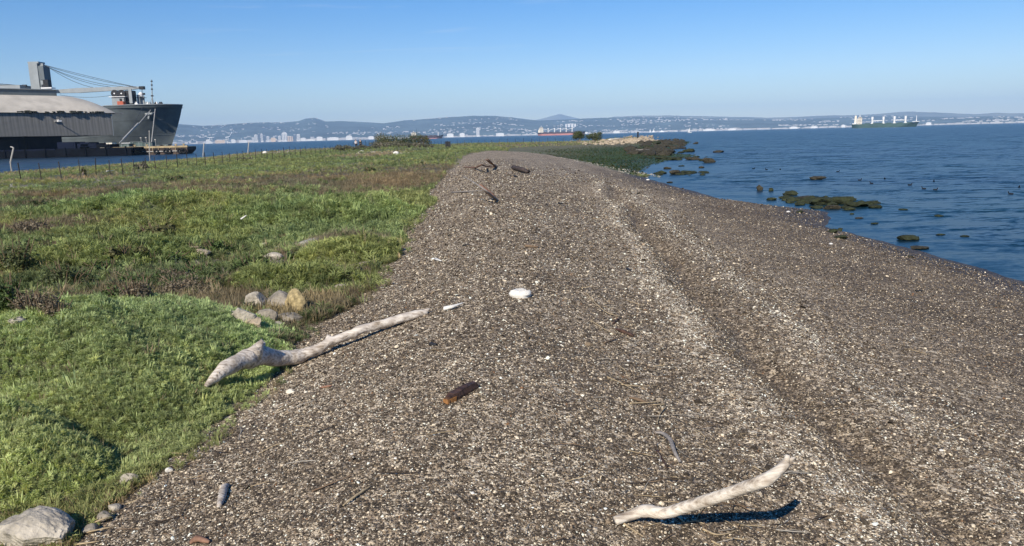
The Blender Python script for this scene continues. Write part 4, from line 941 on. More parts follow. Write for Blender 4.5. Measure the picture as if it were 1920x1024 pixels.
# near left stones
lr = rock('lichen_rock', 556, 594, 56, 56, M_LICHEN, 'upright angular rock covered in ochre lichen beside the gravel', sub=4, seed=21, depth=.7, rz=-.4)
for (px, py, w, h, m, lab) in [
    (58, 1036, 150, 62, M_ROCK, 'big pale pitted rock in the bottom left corner'),
    (516, 584, 66, 38, M_ROCKG, 'flat grey brown rock just left of the lichen rock'), (478, 584, 48, 36, M_ROCK, 'pale pointed rock among dry grass, second left of the lichen rock'),
    (456, 608, 44, 32, M_ROCK, 'cream rock at the edge of the green cushion'), (474, 616, 36, 22, M_SAND, 'small sandy rock below the cream one'),
    (541, 610, 52, 24, M_ROCKG, 'rounded grey stone below the lichen rock'), (500, 602, 40, 24, M_ROCKG, 'grey stone between the flat rock and the cushion'),
    (437, 594, 22, 12, M_ROCK, 'little pale stone at the left end of the rock group'), (640, 552, 36, 20, M_ROCKG, 'grey stone at the gravel edge under the green mat'),
    (519, 614, 26, 11, M_ROCK, 'low pale stone in front of the rock group'),
    (497, 466, 24, 11, M_ROCK, 'small white stone left of the pale slab'), (512, 487, 34, 14, M_ROCK, 'pale stone below the white slab'), (520, 470, 16, 9, M_ROCK, 'little pale stone touching the slab'),
    (370, 480, 46, 12, M_SAND, 'flat bleached stone in the middle of the marsh'), (352, 468, 44, 7, M_SAND, 'thin pale slab of the marsh litter'), (424, 512, 34, 10, M_ROCK, 'pale stone in dry litter left of the dark bush'),
    (241, 914, 30, 26, M_ROCK, 'white stone in dry grass between the green cushions'), (196, 978, 26, 18, M_ROCKG, 'grey stone by the dry grass near the corner'), (148, 985, 26, 14, M_REDW, 'small reddish brick piece right of the corner rock'),
    (165, 1002, 30, 16, M_ROCKG, 'olive stone beside the corner rock'), (317, 886, 14, 9, M_SHELL, 'small white pebble stone at the gravel edge'), (300, 868, 18, 9, M_ROCK, 'pale pebble stone near the green cushion edge'),
    (120, 1018, 24, 12, M_ROCKG, 'dark stone in shade of the corner rock'), (212, 958, 24, 12, M_ROCK, 'flat pale stone by the gravel foot'),
    (30, 608, 26, 14, M_ROCK, 'grey white stone behind the green cushion at far left'), (683, 510, 60, 10, M_ROCKG, 'dark slab end at the gravel edge by the mat'),
    (654, 441, 10, 5, M_SHELL, 'tiny white stone at the marsh edge'), (740, 441, 9, 4, M_SHELL, 'tiny white stone where mat meets gravel')]:
    rock('rock', px, py, w, h, m, lab, seed=int(px*3+py), depth=.7 if w < 100 else .6, sub=5 if w > 100 else 4 if w > 40 else 3)
# two slabs
q = gp(560, 466); k = (q-EYE).length/FPX
mb = MB(); rs = random.Random(4); n_ = 9
for y_ in range(2): pass
prof = [(-.5, 0), (-.5, .12), (-.34, .17), (-.1, .2), (.15, .26), (.36, .27), (.47, .2), (.5, .0)]
mb = MB(); mb.prism([(x*64*k, z*64*k*1.0) for x, z in prof], 0, .55); tag(mb.build('concrete_slab', mat('pale_concrete', (.42, .40, .35), .9, noise=(8, .6, 1.25), bump=(14, .9, .03)), None, (q.x, q.y, q.z-.04), rz=-.12), 'long white weathered slab lying in the marsh', 'slab')
q = gp(655, 503); k = (q-EYE).length/FPX
mb = MB(); mb.prism([(x*118*k, z*118*k*.5) for x, z in prof], 0, .5); tag(mb.build('concrete_slab', M_ROCKG, None, (q.x, q.y, q.z-.05), rz=.05), 'long grey slab half covered by green mat at the gravel edge', 'slab')
# weed covered rocks in and beside the water
WR = [(1424, 357, 14, 12, 'upright mossy rock leftmost of two in the water'), (1446, 358, 11, 7, 'small round rock right of the upright mossy one'), (1485, 366, 28, 10, 'dark rock at the left head of the rock spit'),
    (1470, 372, 20, 6, 'low wet rock under the head of the spit'), (1448, 375, 22, 6, 'low dark rock at the gravel side of the spit'), (1512, 374, 40, 9, 'flat weedy rock second along the spit'),
    (1545, 384, 56, 15, 'big mossy boulder in the middle of the spit'), (1580, 383, 60, 17, 'long mossy slab rock near the end of the spit'), (1610, 388, 50, 12, 'tapering weedy rock closing the spit'),
    (1640, 390, 26, 6, 'flat rock tip awash at the outer end of the spit'), (1562, 392, 36, 9, 'low mossy rock in front of the big boulder'), (1530, 391, 30, 7, 'weedy rock at the near edge of the spit'),
    (1500, 385, 26, 6, 'dark low rock by the small pool'), (1500, 399, 16, 5, 'little rock at the tip of the gravel tongue'), (1592, 394, 26, 6, 'small mossy rock under the long slab rock'),
    (1534, 337, 34, 8, 'lone flat rock awash beyond the spit'), (1563, 437, 20, 9, 'mossy rock at the water edge'), (1576, 433, 12, 6, 'small rock just off the water edge'), (1576, 448, 30, 8, 'long dark rock lying on the water edge'),
    (1705, 450, 54, 10, 'long green rock awash at right'), (1726, 467, 48, 6, 'low green rock awash below the long one'), (1708, 483, 14, 5, 'small dark rock at the right beach edge'),
    (1695, 394, 20, 3, 'thin awash rock right of the spit tip'), (1762, 406, 16, 4, 'small awash rock far right'), (1765, 441, 18, 3, 'thin awash rock at right'), (1612, 410, 18, 3, 'thin awash rock under the spit'),
    (1642, 420, 20, 3, 'second thin awash rock under the spit'), (1598, 402, 12, 3, 'dot like rock just below the spit'), (1810, 444, 14, 3, 'thin awash rock farther right'),
    (1256, 343, 12, 4, 'small dark rock by the gravel cove'), (1330, 305, 26, 12, 'rounded mossy boulder standing in the water off the point'), (1293, 285, 24, 8, 'mossy boulder in the water under the point tip'),
    (1277, 287, 18, 4, 'low rock left of the mossy boulder under the tip'), (1348, 286, 26, 5, 'pair like dark rocks farthest out in the water'), (1266, 300, 50, 7, 'long weedy rock on the middle ledge'),
    (1300, 300, 30, 7, 'brown weedy rock on the middle ledge'), (1318, 302, 14, 4, 'small rock near the rounded boulder'), (1240, 299, 30, 8, 'weedy rock where the ledge leaves the shore'), (1252, 291, 22, 5, 'dark rock between the two ledges'),
    (1262, 286, 18, 4, 'small weedy rock above the ledge'), (1268, 327, 30, 11, 'mossy boulder on the nearest ledge'), (1292, 325, 40, 7, 'weedy rocks right on the nearest ledge'), (1240, 326, 30, 8, 'dark rock left on the nearest ledge'),
    (1252, 317, 16, 5, 'dark rock in the bright pool'), (1278, 312, 12, 3, 'small rock in the bright pool'), (1315, 315, 12, 4, 'small rock at the pool mouth'), (1320, 324, 24, 4, 'flat rock at the end of the nearest ledge'),
    (1305, 270, 14, 5, 'isolated dark rock off the point tip'), (1284, 268, 20, 5, 'dark rock on the tip of the point'), (1262, 270, 26, 7, 'dark rock second from the tip of the point'), (1246, 276, 26, 8, 'dark rock on the side of the point'),
    (1228, 284, 26, 8, 'dark rock on the shore above the ledge'), (1216, 279, 24, 9, 'pale topped rock high on the weedy shore'), (1200, 283, 22, 7, 'rock beside the grey driftwood on the point'), (1232, 270, 22, 7, 'rock under the pale mound'), (1232, 290, 22, 7, 'rock on the green shore right'),
    (1210, 291, 20, 6, 'rock on the green shore middle')]
for i, (px, py, w, h, lab) in enumerate(WR):
    rock('weedy_rock', px, py, w*.92, h*.95, M_WEEDB if (i*7) % 5 == 0 or 'brown' in lab or 'dark' in lab and i % 2 else M_WEED, lab, group='weed covered rocks at the waterline', depth=.6, sink=.5, sub=3, seed=100+i, rz=(i % 7)*.12-.3)
for i in range(26):     # smaller ones filling the spit and ledges: an irregular rubble mass
    pass
def rubble(name, areas, n, smin, smax, m, label, seed, kind='stuff'):
    R_ = random.Random(seed); mb = MB(); base = [rock_mb(seed*10+k, 1, 1, .7, 1) for k in range(6)]
    for _ in range(n):
        px0, px1, pyt, pyb, sl = R_.choice(areas); f_ = R_.random(); px = px0+(px1-px0)*f_; py = R_.uniform(pyt, pyb)+sl*f_
        q = gp(px, py); s = R_.uniform(smin, smax)**1.0*(.6+.8*R_.random()); b_ = R_.choice(base); a_ = R_.random()*6.3; ca_, sa_ = math.cos(a_), math.sin(a_)
        mb.add([(q.x+s*(v[0]*ca_-v[1]*sa_)*1.3, q.y+s*(v[0]*sa_+v[1]*ca_), q.z+s*v[2]*.8+s*.1) for v in b_.v], b_.f)
    o = mb.build(name, m); tag(o, label, kind='stuff'); return o
rubble('weedy_rubble', [(1478, 1650, 370, 386, 8), (1230, 1330, 323, 329, 0), (1215, 1325, 294, 301, 0), (1470, 1560, 366, 380, 4)], 110, .07, .28, M_WEED, 'weedy rubble filling the rock ledges', 3)
rubble('point_rubble', [(1200, 1290, 268, 285, -6), (1180, 1250, 276, 292, 0), (1240, 1285, 262, 272, 0)], 170, .3, .9, M_WEEDB, 'dark weedy rubble along the point', 4)
rubble('pale_rubble', [(1165, 1245, 256, 268, 0), (1180, 1225, 254, 262, 0), (1095, 1170, 266, 272, 0), (1115, 1200, 262, 270, 0)], 260, .15, .6, M_SAND, 'pale rubble of the mound at the point', 5)
rubble('shell_bank', [(1050, 1215, 292, 296, 34), (1100, 1240, 302, 306, 28), (1160, 1215, 316, 322, 12)], 260, .02, .075, M_BANK, 'white shell and stones strewn between gravel and green shore', 6)
rubble('fence_rubble', [(655, 770, 283, 289, 2), (520, 560, 283, 288, 0), (1060, 1130, 264, 269, 0)], 80, .12, .32, M_ROCK, 'pale stones at the foot of the bushes', 7)
rock('rock', 742, 291, 12, 8, M_SHELL, 'bright white pointed stone below the bush clump', seed=5)
rock('rock', 497, 288, 10, 5, M_SHELL, 'white stone on the channel bank left of the bushes', seed=6)
rock('rock', 678, 285, 9, 4, M_SHELL, 'bright small stone under the left bushes', seed=8)

# pale mud strips and litter in the far marsh
def driftbar(name, pxs, m, r_, label, cat, n=7, seed=0, h=.03, taper=True, group=None, sq=.8, wob=.12, parent=None):
    """a stick along pixel points (px, py, height above the ground)"""
    P = [gp(p[0], p[1], p[2]) for p in pxs]; Q = []
    for i in range(len(P)-1):
        p0 = P[max(i-1, 0)]; p1 = P[i]; p2 = P[i+1]; p3 = P[min(i+2, len(P)-1)]
        for k in range(6 if len(P) > 2 else 3):
            t = k/(6 if len(P) > 2 else 3); Q.append(.5*((2*p1)+(p2-p0)*t+(2*p0-5*p1+4*p2-p3)*t*t+(3*p1-p0-3*p2+p3)*t*t*t))
    Q.append(P[-1]); N_ = len(Q)
    if hasattr(r_, '__len__'): rads = list(np.interp(np.linspace(0, 1, N_), np.linspace(0, 1, len(r_)), r_))
    else: rads = [r_*(1-.55*(k/(N_-1)) if taper else 1) for k in range(N_)]
    base = Q[0].copy(); mb = MB().tube([p-base for p in Q], rads, n, sq, wob, True, seed)
    o = mb.build(name, m, parent, base, smooth=n > 5)
    if parent is None: tag(o, label, cat, group)
    return o, Q, rads
# the big bleached log
Cc = gp(546, 689); Ee = gp(802, 588)
LOG = [(386, 726, 3.5, -.62), (404, 709, 11, -.55), (427, 688, 15.5, -.45), (452, 677, 17.5, -.34), (480, 669, 19.5, -.22), (510, 671, 18.5, -.1), (546, 672, 15.5, .02), (572, 665, 12, .12), (599, 652, 10, .22), (622, 641, 9.5, .3), (661, 625, 9, .45), (710, 608, 8.5, .64), (760, 595, 9, .83), (790, 587, 8, .95), (802, 584, 4.5, 1)]
Q = []; rads = []
for i in range(len(LOG)-1):
    for k_ in range(5):
        f_ = k_/5; a_, b_ = LOG[i], LOG[i+1]; p0_ = LOG[max(i-1, 0)]; p3_ = LOG[min(i+2, len(LOG)-1)]
        v_ = [.5*(2*a_[c]+(b_[c]-p0_[c])*f_+(2*p0_[c]-5*a_[c]+4*b_[c]-p3_[c])*f_*f_+(3*a_[c]-p0_[c]-3*b_[c]+p3_[c])*f_**3) for c in range(4)]
        Yq = Cc.y+(Ee.y-Cc.y)*v_[3] if v_[3] > 0 else Cc.y+1.4*v_[3]
        Q.append(aty(v_[0], v_[1], Yq)); rads.append(v_[2]*Yq/FPX)
base = Q[0].copy(); mb = MB().tube([p-base for p in Q], rads, 22, .95, 0, True, 3)
def knobby(mb, amp, fr, seed):
    V_ = np.array(mb.v); d_ = fbm(V_[:, 0]*fr+V_[:, 2]*fr*.7, V_[:, 1]*fr-V_[:, 2]*fr, 4, seed); d2 = fbm(V_[:, 2]*fr*1.3, V_[:, 0]*fr+V_[:, 1]*fr, 4, seed+9)
    V_[:, 2] += d_*amp; V_[:, 1] += d2*amp; mb.v = [tuple(v) for v in V_]
knobby(mb, .05, 9, 4)
o = mb.build('driftwood_log', M_DRIFT, None, base, smooth=True); tag(o, 'large bleached driftwood log hanging from the gravel over the green cushion', 'driftwood')
me = o.data
def cone_on(px0, py0, h0, px1, py1, h1, r0_, r1_, name='branch_stub'):
    a_ = gp(px0, py0, h0); b_ = gp(px1, py1, h1)
    # keep both ends at the log's own distance
    a_ = EYE+ray(px0, py0)*(near_t(a_)); b_ = EYE+ray(px1, py1)*(near_t(a_))
    MB().tube([a_-o.location, a_.lerp(b_, .55)-o.location, b_-o.location], [r0_, (r0_+r1_)*.45, r1_], 9, 1, .08).build(name, M_DRIFT, o, smooth=True)
def near_t(p): return (p-EYE).dot(Fw)
def near_t(p): return (p-EYE).dot(Fw)
def logstub(i, px0, py0, px1, py1, ra, rb):
    t_ = near_t(Q[i]); a_ = EYE+ray(px0, py0)*t_; b_ = EYE+ray(px1, py1)*t_
    mb = MB().tube([a_-o.location, a_.lerp(b_, .5)-o.location, b_-o.location], [ra, ra*.62+rb*.3, rb], 12, 1, .05); mb.build('branch_stub', M_DRIFT, o, smooth=True)
logstub(21, 474, 668, 492, 637, .075, .010); logstub(23, 482, 664, 496, 642, .055, .012); logstub(18, 462, 672, 484, 650, .07, .03)
logstub(46, 613, 645, 617, 628, .032, .016); logstub(46, 615, 645, 634, 634, .036, .014); logstub(68, 795, 585, 806, 579, .028, .010)
for px_, py_, i_ in ((420, 688, 12), (436, 694, 15), (408, 700, 7), (640, 637, 49)):
    t_ = near_t(Q[i_])-.055; a_ = EYE+ray(px_, py_)*t_; MB().torus(a_-o.location, .012, .006, 'Y', 10, 5).build('knot', M_DRIFT, o, smooth=True)
cone_on(476, 665, .26, 492, 638, .3, .085, .012); cone_on(488, 668, .2, 494, 640, .3, .05, .012); cone_on(612, 646, .07, 616, 628, .1, .035, .016); cone_on(617, 646, .07, 636, 636, .1, .04, .012)
# the pale branch in front
o, Q, rads = driftbar('driftwood_branch', [(1153, 977, .015), (1184, 966, .04), (1210, 958, .075), (1247, 962, .10), (1288, 950, .17), (1340, 934, .26), (1392, 916, .35), (1431, 902, .42), (1458, 884, .46), (1474, 868, .49)],
                      M_BRANCH, [.021, .023, .030, .026, .027, .027, .026, .028, .022, .019], 'pale curved branch rising from the gravel with its shadow below', 'driftwood', 12, 9, sq=.95, wob=.04)
def stub(obj, Qi, px1, py1, r0_, r1_, m):
    a_ = Qi; b_ = EYE+ray(px1, py1)*near_t(Qi); MB().tube([a_-obj.location, b_-obj.location], [r0_, r1_], 8, 1, .1).build('branch_stub', m, obj, smooth=True)
stub(o, Q[-1], 1490, 858, .015, .005, M_BRANCH); stub(o, Q[-1], 1477, 853, .017, .009, M_BRANCH); stub(o, Q[12], 1216, 948, .014, .006, M_BRANCH)
# smaller wood
SM = [
 ('driftwood_stick', [(1229, 811, .01), (1243, 813, .02), (1257, 825, .03), (1264, 845, .03), (1275, 866, .01)], M_GREYW, [.007, .011, .013, .011, .008], 'grey hooked stick standing over the pale branch', 'driftwood'),
 ('driftwood_stick', [(1232, 845, .01), (1242, 862, .01), (1252, 878, .01)], M_BROWNW, .007, 'thin dark stick left of the grey hooked one', 'stick'),
 ('driftwood_sliver', [(833, 579, .02), (848, 575, .03), (868, 568, .03)], M_SHELL, [.028, .022, .006], 'white wood sliver right of the big log', 'driftwood'),
 ('grey_wood_piece', [(411, 949, .012), (416, 932, .02), (421, 913, .02), (430, 909, .012)], M_DRIFT, [.012, .022, .021, .008], 'small grey wood piece at lower left of the gravel', 'driftwood'),
 ('wood_splinter', [(643, 948, .01), (668, 929, .015), (695, 911, .01)], M_STRAW, [.004, .007, .003], 'thin pale splinter on the near gravel', 'stick'),
 ('reed_stem', [(585, 921, .01), (625, 905, .012), (665, 889, .01)], M_STRAW2, .006, 'thin brown reed left of the pale splinter', 'reed'),
 ('reed_stem', [(470, 912, .01), (505, 902, .01)], M_STRAW, .003, 'short straw right of the grey wood piece', 'reed'),
 ('reed_stem', [(520, 770, .01), (556, 752, .01)], M_STRAW, .004, 'pale straw below the big log', 'reed'),
 ('reed_stem', [(595, 810, .01), (625, 800, .01)], M_DARK, .005, 'thin dark stick on gravel left of the brown wood', 'stick'),
 ('twig', [(985, 461, .02), (1010, 463, .02)], M_STRAW2, .035, 'short brown stick on the upper middle gravel', 'stick'),
 ('leaning_stick', [(933, 377, .0), (915, 361, .28), (895, 346, .5), (868, 330, .72)], M_GREYW, [.04, .032, .02, .010], 'thin pale pole leaning out of the gravel crest', 'stick'),
 ('split_driftwood', [(933, 376, .0), (899, 346, .42)], M_REDW, [.03, .07, .065, .03], 'reddish split wood leaning beside the thin pole', 'driftwood'),
 ('driftwood_twig', [(848, 361, .03), (880, 359, .05), (905, 357, .05)], M_GREYW, .03, 'thin grey twig lying left of the leaning split wood', 'stick'),
 ('dark_log', [(963, 314, .12), (977, 317.5, .15), (991, 322, .12)], M_DARKLOG, [.13, .155, .11], 'thick dark log lying on the far gravel crest', 'log'),
 ('forked_driftwood', [(931, 313, .0), (911, 299.5, .5)], M_REDW, [.065, .055, .03], 'slanted brown driftwood far up the gravel', 'driftwood'),
 ('forked_driftwood', [(930, 313.5, .0), (915, 298.5, .52)], M_REDW, [.06, .045, .025], 'grey prong beside the slanted brown driftwood', 'driftwood'),
 ('curved_driftwood', [(868, 313, .05), (890, 314, .08), (903, 309.5, .35), (912, 312, .12), (928, 313, .05)], M_REDW, [.025, .045, .04, .04, .03], 'low arched brown branch left of the slanted driftwood', 'driftwood'),
 ('reed_stem', [(1098, 547, .01), (1118, 570, .02), (1140, 587, .02), (1166, 594, .01)], M_STRAW, .007, 'long curved straw on the middle gravel', 'reed'),
 ('reed_stem', [(1107, 600, .01), (1130, 615, .015), (1155, 628, .01)], M_STRAW, .006, 'straw below the long curved one', 'reed'),
 ('twig', [(1149, 607, .01), (1163, 593, .02)], M_BROWNW, .009, 'short dark twig at the end of the long straw', 'twig'),
 ('reed_stem', [(1133, 643, .01), (1160, 632, .02), (1186, 621, .02)], M_STRAW2, .008, 'brown straw crossing the small dark board', 'reed'),
 ('wood_chip', [(1155, 617, .01), (1170, 622, .02), (1188, 630, .01)], M_BROWNW, [.012, .022, .016], 'small dark board under a straw right of middle', 'wood'),
 ('reed_stem', [(1160, 685, .01), (1172, 695, .01), (1182, 708, .01)], M_STRAW, .005, 'short straw uppermost of the straw tangle', 'reed'),
 ('reed_stem', [(1138, 706, .01), (1168, 720, .015), (1200, 737, .01)], M_STRAW, .005, 'slanted straw in the middle tangle', 'reed'),
 ('reed_stem', [(1165, 721, .01), (1200, 724, .015), (1235, 722, .01)], M_STRAW, .005, 'level straw in the middle tangle', 'reed'),
 ('reed_stem', [(1158, 700, .01), (1185, 714, .01)], M_STRAW2, .005, 'short brown straw crossing above the level straw', 'reed'),
 ('reed_stem', [(1180, 745, .01), (1200, 750, .02), (1215, 756, .01)], M_STRAW2, [.008, .016, .008], 'thick brown reed piece under the tangle', 'reed'),
 ('reed_stem', [(1181, 756, .01), (1212, 755, .015), (1240, 753, .01)], M_STRAW, .007, 'pale flat straw touching the thick reed', 'reed'),
 ('reed_stem', [(1225, 759, .01), (1250, 758, .01)], M_STRAW, .006, 'short pale straw right of the flat one', 'reed'),
 ('reed_stem', [(1249, 763, .01), (1238, 775, .015), (1232, 795, .01)], M_STRAW, .005, 'bent straw leading down to the hooked stick', 'reed'),
 ('reed_stem', [(1168, 980, .008), (1186, 993, .01), (1206, 1006, .008)], M_STRAW, .005, 'straw below the left end of the pale branch', 'reed'),
 ('reed_stem', [(1270, 968, .008), (1284, 980, .01)], M_STRAW, .006, 'short straw crossing the branch shadow', 'reed'),
 ('reed_stem', [(1296, 974, .008), (1330, 985, .01)], M_STRAW, .005, 'straw lying in the shadow of the pale branch', 'reed'),
 ('reed_stem', [(1318, 992, .008), (1342, 1002, .012), (1366, 1000, .01), (1380, 994, .008)], M_STRAW, .006, 'curved reed under the branch shadow', 'reed'),
 ('reed_stem', [(1308, 958, .008), (1322, 983, .012), (1334, 1016, .008)], M_STRAW2, .0045, 'upright brown straw crossing the shadow', 'reed'),
 ('reed_stem', [(1334, 1014, .008), (1352, 1024, .008)], M_STRAW, .006, 'straw cut by the bottom edge', 'reed'),
 ('reed_stem', [(1410, 873, .008), (1430, 884, .008)], M_STRAW, .005, 'tiny straw above the pale branch', 'reed'),
 ('reed_stem', [(1676, 975, .008), (1684, 950, .012), (1686, 935, .008)], M_STRAW, .004, 'straw at lower right on the gravel', 'reed'),
 ('bark_piece', [(357, 1018, .01), (370, 1010, .02), (392, 1016, .01)], M_REDW, [.01, .02, .008], 'reddish bark scrap at the bottom left gravel', 'bark'),
 ('reed_stem', [(155, 1000, .01), (190, 992, .03), (225, 985, .01)], M_STRAW, .006, 'dry pale stem right of the corner rock', 'reed'),
 ('reed_stem', [(140, 1021, .01), (186, 1015, .01)], M_STRAW, .007, 'thick straw at the bottom edge by the corner rock', 'reed'),
 ('reed_stem', [(170, 982, .02), (202, 970, .04)], M_STRAW, .008, 'pale stick by the reddish brick piece', 'stick'),
 ('reed_stem', [(235, 945, .05), (265, 930, .09), (300, 880, .05)], M_STRAW, .004, 'long arching straw beside the green cushions', 'reed'),
 ('driftwood_stick', [(452, 411, .3), (462, 404, .4)], M_SHELL, .03, 'white stick poking from the green marsh', 'stick'),
 ('driftwood_stick', [(250, 318, .05), (285, 314, .1), (297, 315, .1)], M_DARKLOG, .12, 'dark beam lying by the fence in the marsh', 'log'),
 ('driftwood_stick', [(325, 323, .08), (340, 323, .08)], M_DARKLOG, .08, 'short dark beam in the far marsh', 'log'),
 ('driftwood_stick', [(456, 309, .15), (474, 308, .15)], M_DARKLOG, .14, 'dark log at the fence below the bow', 'log'),
 ('driftwood_stick', [(200, 321, .25), (213, 320, .25)], M_SHELL, .05, 'white bar near the fence at left', 'stick'),
 ('driftwood_stick', [(1141, 262, .3), (1163, 259, .45)], M_SHELL, .16, 'long white beam on the point left of the mound', 'log'),
 ('driftwood_stick', [(1192, 282, .3), (1205, 281, .4), (1218, 281, .4)], M_GREYW, .14, 'grey driftwood lying on the weedy point', 'driftwood'),
 ('wood_chip', [(808, 645, .012), (818, 646, .012)], M_DARK, .022, 'small black lump above the brown wood', 'wood'),
 ('wood_chip', [(1717, 545, .015), (1732, 545.5, .015)], M_DARK, .016, 'black scrap on the right beach', 'wood'),
 ('wood_chip', [(867, 461, .02), (880, 458, .02)], M_DARK, .016, 'dark chip on the upper left gravel', 'wood'),
 ('wood_chip', [(965, 330, .04), (970, 331, .04)], M_DARK, .05, 'small dark chip below the thick dark log', 'wood'),
 ('wood_chip', [(1047, 381, .03), (1055, 382, .03)], M_DARK, .03, 'dark chip right of the leaning pole', 'wood'),
 ('wood_chip', [(1176, 504, .02), (1183, 507, .02)], M_DARK, .02, 'dark chip right of middle gravel', 'wood'),
 ('wood_chip', [(600, 727, .01), (622, 723, .015)], M_REDW, [.008, .012, .005], 'reddish chip just below the log', 'wood'),
 ('driftwood_twig', [(817, 486, .02), (827, 489, .02)], M_SHELL, .025, 'small white chip left of the shell', 'wood'),
]
for i, (nm, p_, m_, r_, lab, cat) in enumerate(SM):
    driftbar(nm, p_, m_, r_, lab, cat, 6 if m_ in (M_STRAW, M_STRAW2) else 8, i+20, wob=.1)
# brown wood block
a_ = gp(838, 757, .0); b_ = gp(890, 728, .0); c_ = (a_+b_)/2; dv = b_-a_; dv.z = 0; L_ = dv.length
rzz = math.atan2(dv.y, dv.x)
mb = MB(); rs = random.Random(2); secs = []
for i in range(7):
    f_ = i/6; w_ = (.034 if i else .022)*(1 if i < 5 else .85)*rs.uniform(.9, 1.1); h_ = .05*rs.uniform(.85, 1.1)*(.75 if i == 0 else 1)
    secs.append([(-L_/2+L_*f_+rs.uniform(-.012, .012), s_*w_, z_*h_) for s_, z_ in ((-1, -.3), (1, -.3), (1.1, .5), (.6, 1), (-.7, .95), (-1, .4))])
mb.add([p for s_ in secs for p in s_], [(i*6+k, i*6+(k+1) % 6, (i+1)*6+(k+1) % 6, (i+1)*6+k) for i in range(6) for k in range(6)]+[(5, 4, 3, 2, 1, 0), (36, 37, 38, 39, 40, 41)])
wb = mb.build('brown_wood_block', M_BROWNW, None, (c_.x, c_.y, c_.z), rz=rzz); tag(wb, 'dark brown wood block with orange broken end on the gravel', 'wood')
MB().add([(-L_/2-.02, -.02, 0), (-L_/2+.05, -.036, .0), (-L_/2+.055, -.037, .035), (-L_/2-.012, -.018, .028), (-L_/2-.015, .02, .01), (-L_/2-.01, .018, .03)], [(0, 1, 2, 3), (0, 3, 5, 4)]).build('broken_end', mat('orange_rotten_wood', (.24, .11, .035), .85, noise=(60, .5, 1.5)), wb)
# the white shell with a hollow
q = gp(976, 557, 0); k = (q-EYE).length/FPX; root = thing('oyster_shell', 'big white hollow shell in the middle of the gravel', 'shell', (q.x, q.y, q.z))
mb = rock_mb(77, 20*k, 14*k, 13*k, 3, .25, 3); vs = []
for v in mb.v:
    x, y, z = v; d_ = ((x-6*k)/(9*k))**2+((y-1*k)/(6*k))**2
    if z > 0 and d_ < 1: z -= 9*k*(1-d_)
    x2 = x-(z*.4 if x < 0 else 0); vs.append((x2, y, z+4*k))
m2 = MB(); m2.add(vs, mb.f); m2.build('shell_body', M_SHELL, root, smooth=True)
m3 = MB(); m3.torus((6*k, 0, 10*k), 8.2*k, 1.6*k, 'Z', 18, 6); m3.build('shell_rim', M_SHELL, root, smooth=True)
m4 = MB(); m4.add([(6*k+7.6*k*math.cos(t), 6.8*k*math.sin(t), 9.6*k) for t in np.linspace(0, 2*math.pi, 14, endpoint=False)], [tuple(range(14))]); m4.build('shell_hollow', M_SHELLIN, root)
m5 = MB(); m5.torus((8*k, -3*k, 6*k), 9*k, 2.0*k, 'Z', 18, 6); m5.build('shell_fold', M_SHELL, root, smooth=True)
# loose white shells one can pick out
for i, (px, py, s, lab) in enumerate([(1292, 771, 8, 'single white shell right of the straw tangle'), (1558, 458, 9, 'white shell near the water edge rocks'), (1082, 905, 9, 'white shell left of the pale branch'), (1478, 398, 9, 'white shell stone on the gravel tongue'),
        (1237, 864, 9, 'white shell left of the hooked stick'), (940, 788, 9, 'grey blue shell near the brown wood'), (1186, 968, 5, 'tiny shell by the branch foot'), (742, 860, 8, 'white shell on the lower middle gravel'), (660, 852, 8, 'white shell left on the lower gravel'),
        (886, 925, 9, 'bright white shell at bottom middle'), (1215, 338, 8, 'white shell on the cove edge'), (1530, 790, 4, 'white shell on the light strand band'), (1765, 845, 8, 'white shell on the lower right strand')]):
    q = gp(px, py); k = (q-EYE).length/FPX*s/2
    mb = MB(); n_ = 10; vs = [(0, 0, .5)]
    for rr1, zz in ((.6, .38), (1, .0)):
        for t in range(n_): a1 = 2*math.pi*t/n_; vs.append((rr1*math.cos(a1)*(1+.12*math.sin(3*a1)), rr1*.8*math.sin(a1), zz))
    vs = [(x*k, y*k, z*k+.1*k) for x, y, z in vs]
    mb.add(vs, [(0, 1+t, 1+(t+1) % n_) for t in range(n_)]+[(1+t, 1+n_+t, 1+n_+(t+1) % n_, 1+(t+1) % n_) for t in range(n_)]+[tuple(1+n_+t for t in range(n_-1, -1, -1))])
    tag(mb.build('shell', M_ROCKG if 'grey' in lab else M_SHELL, None, (q.x, q.y, q.z), rz=i*1.3), lab, 'shell', 'loose shells on the gravel')

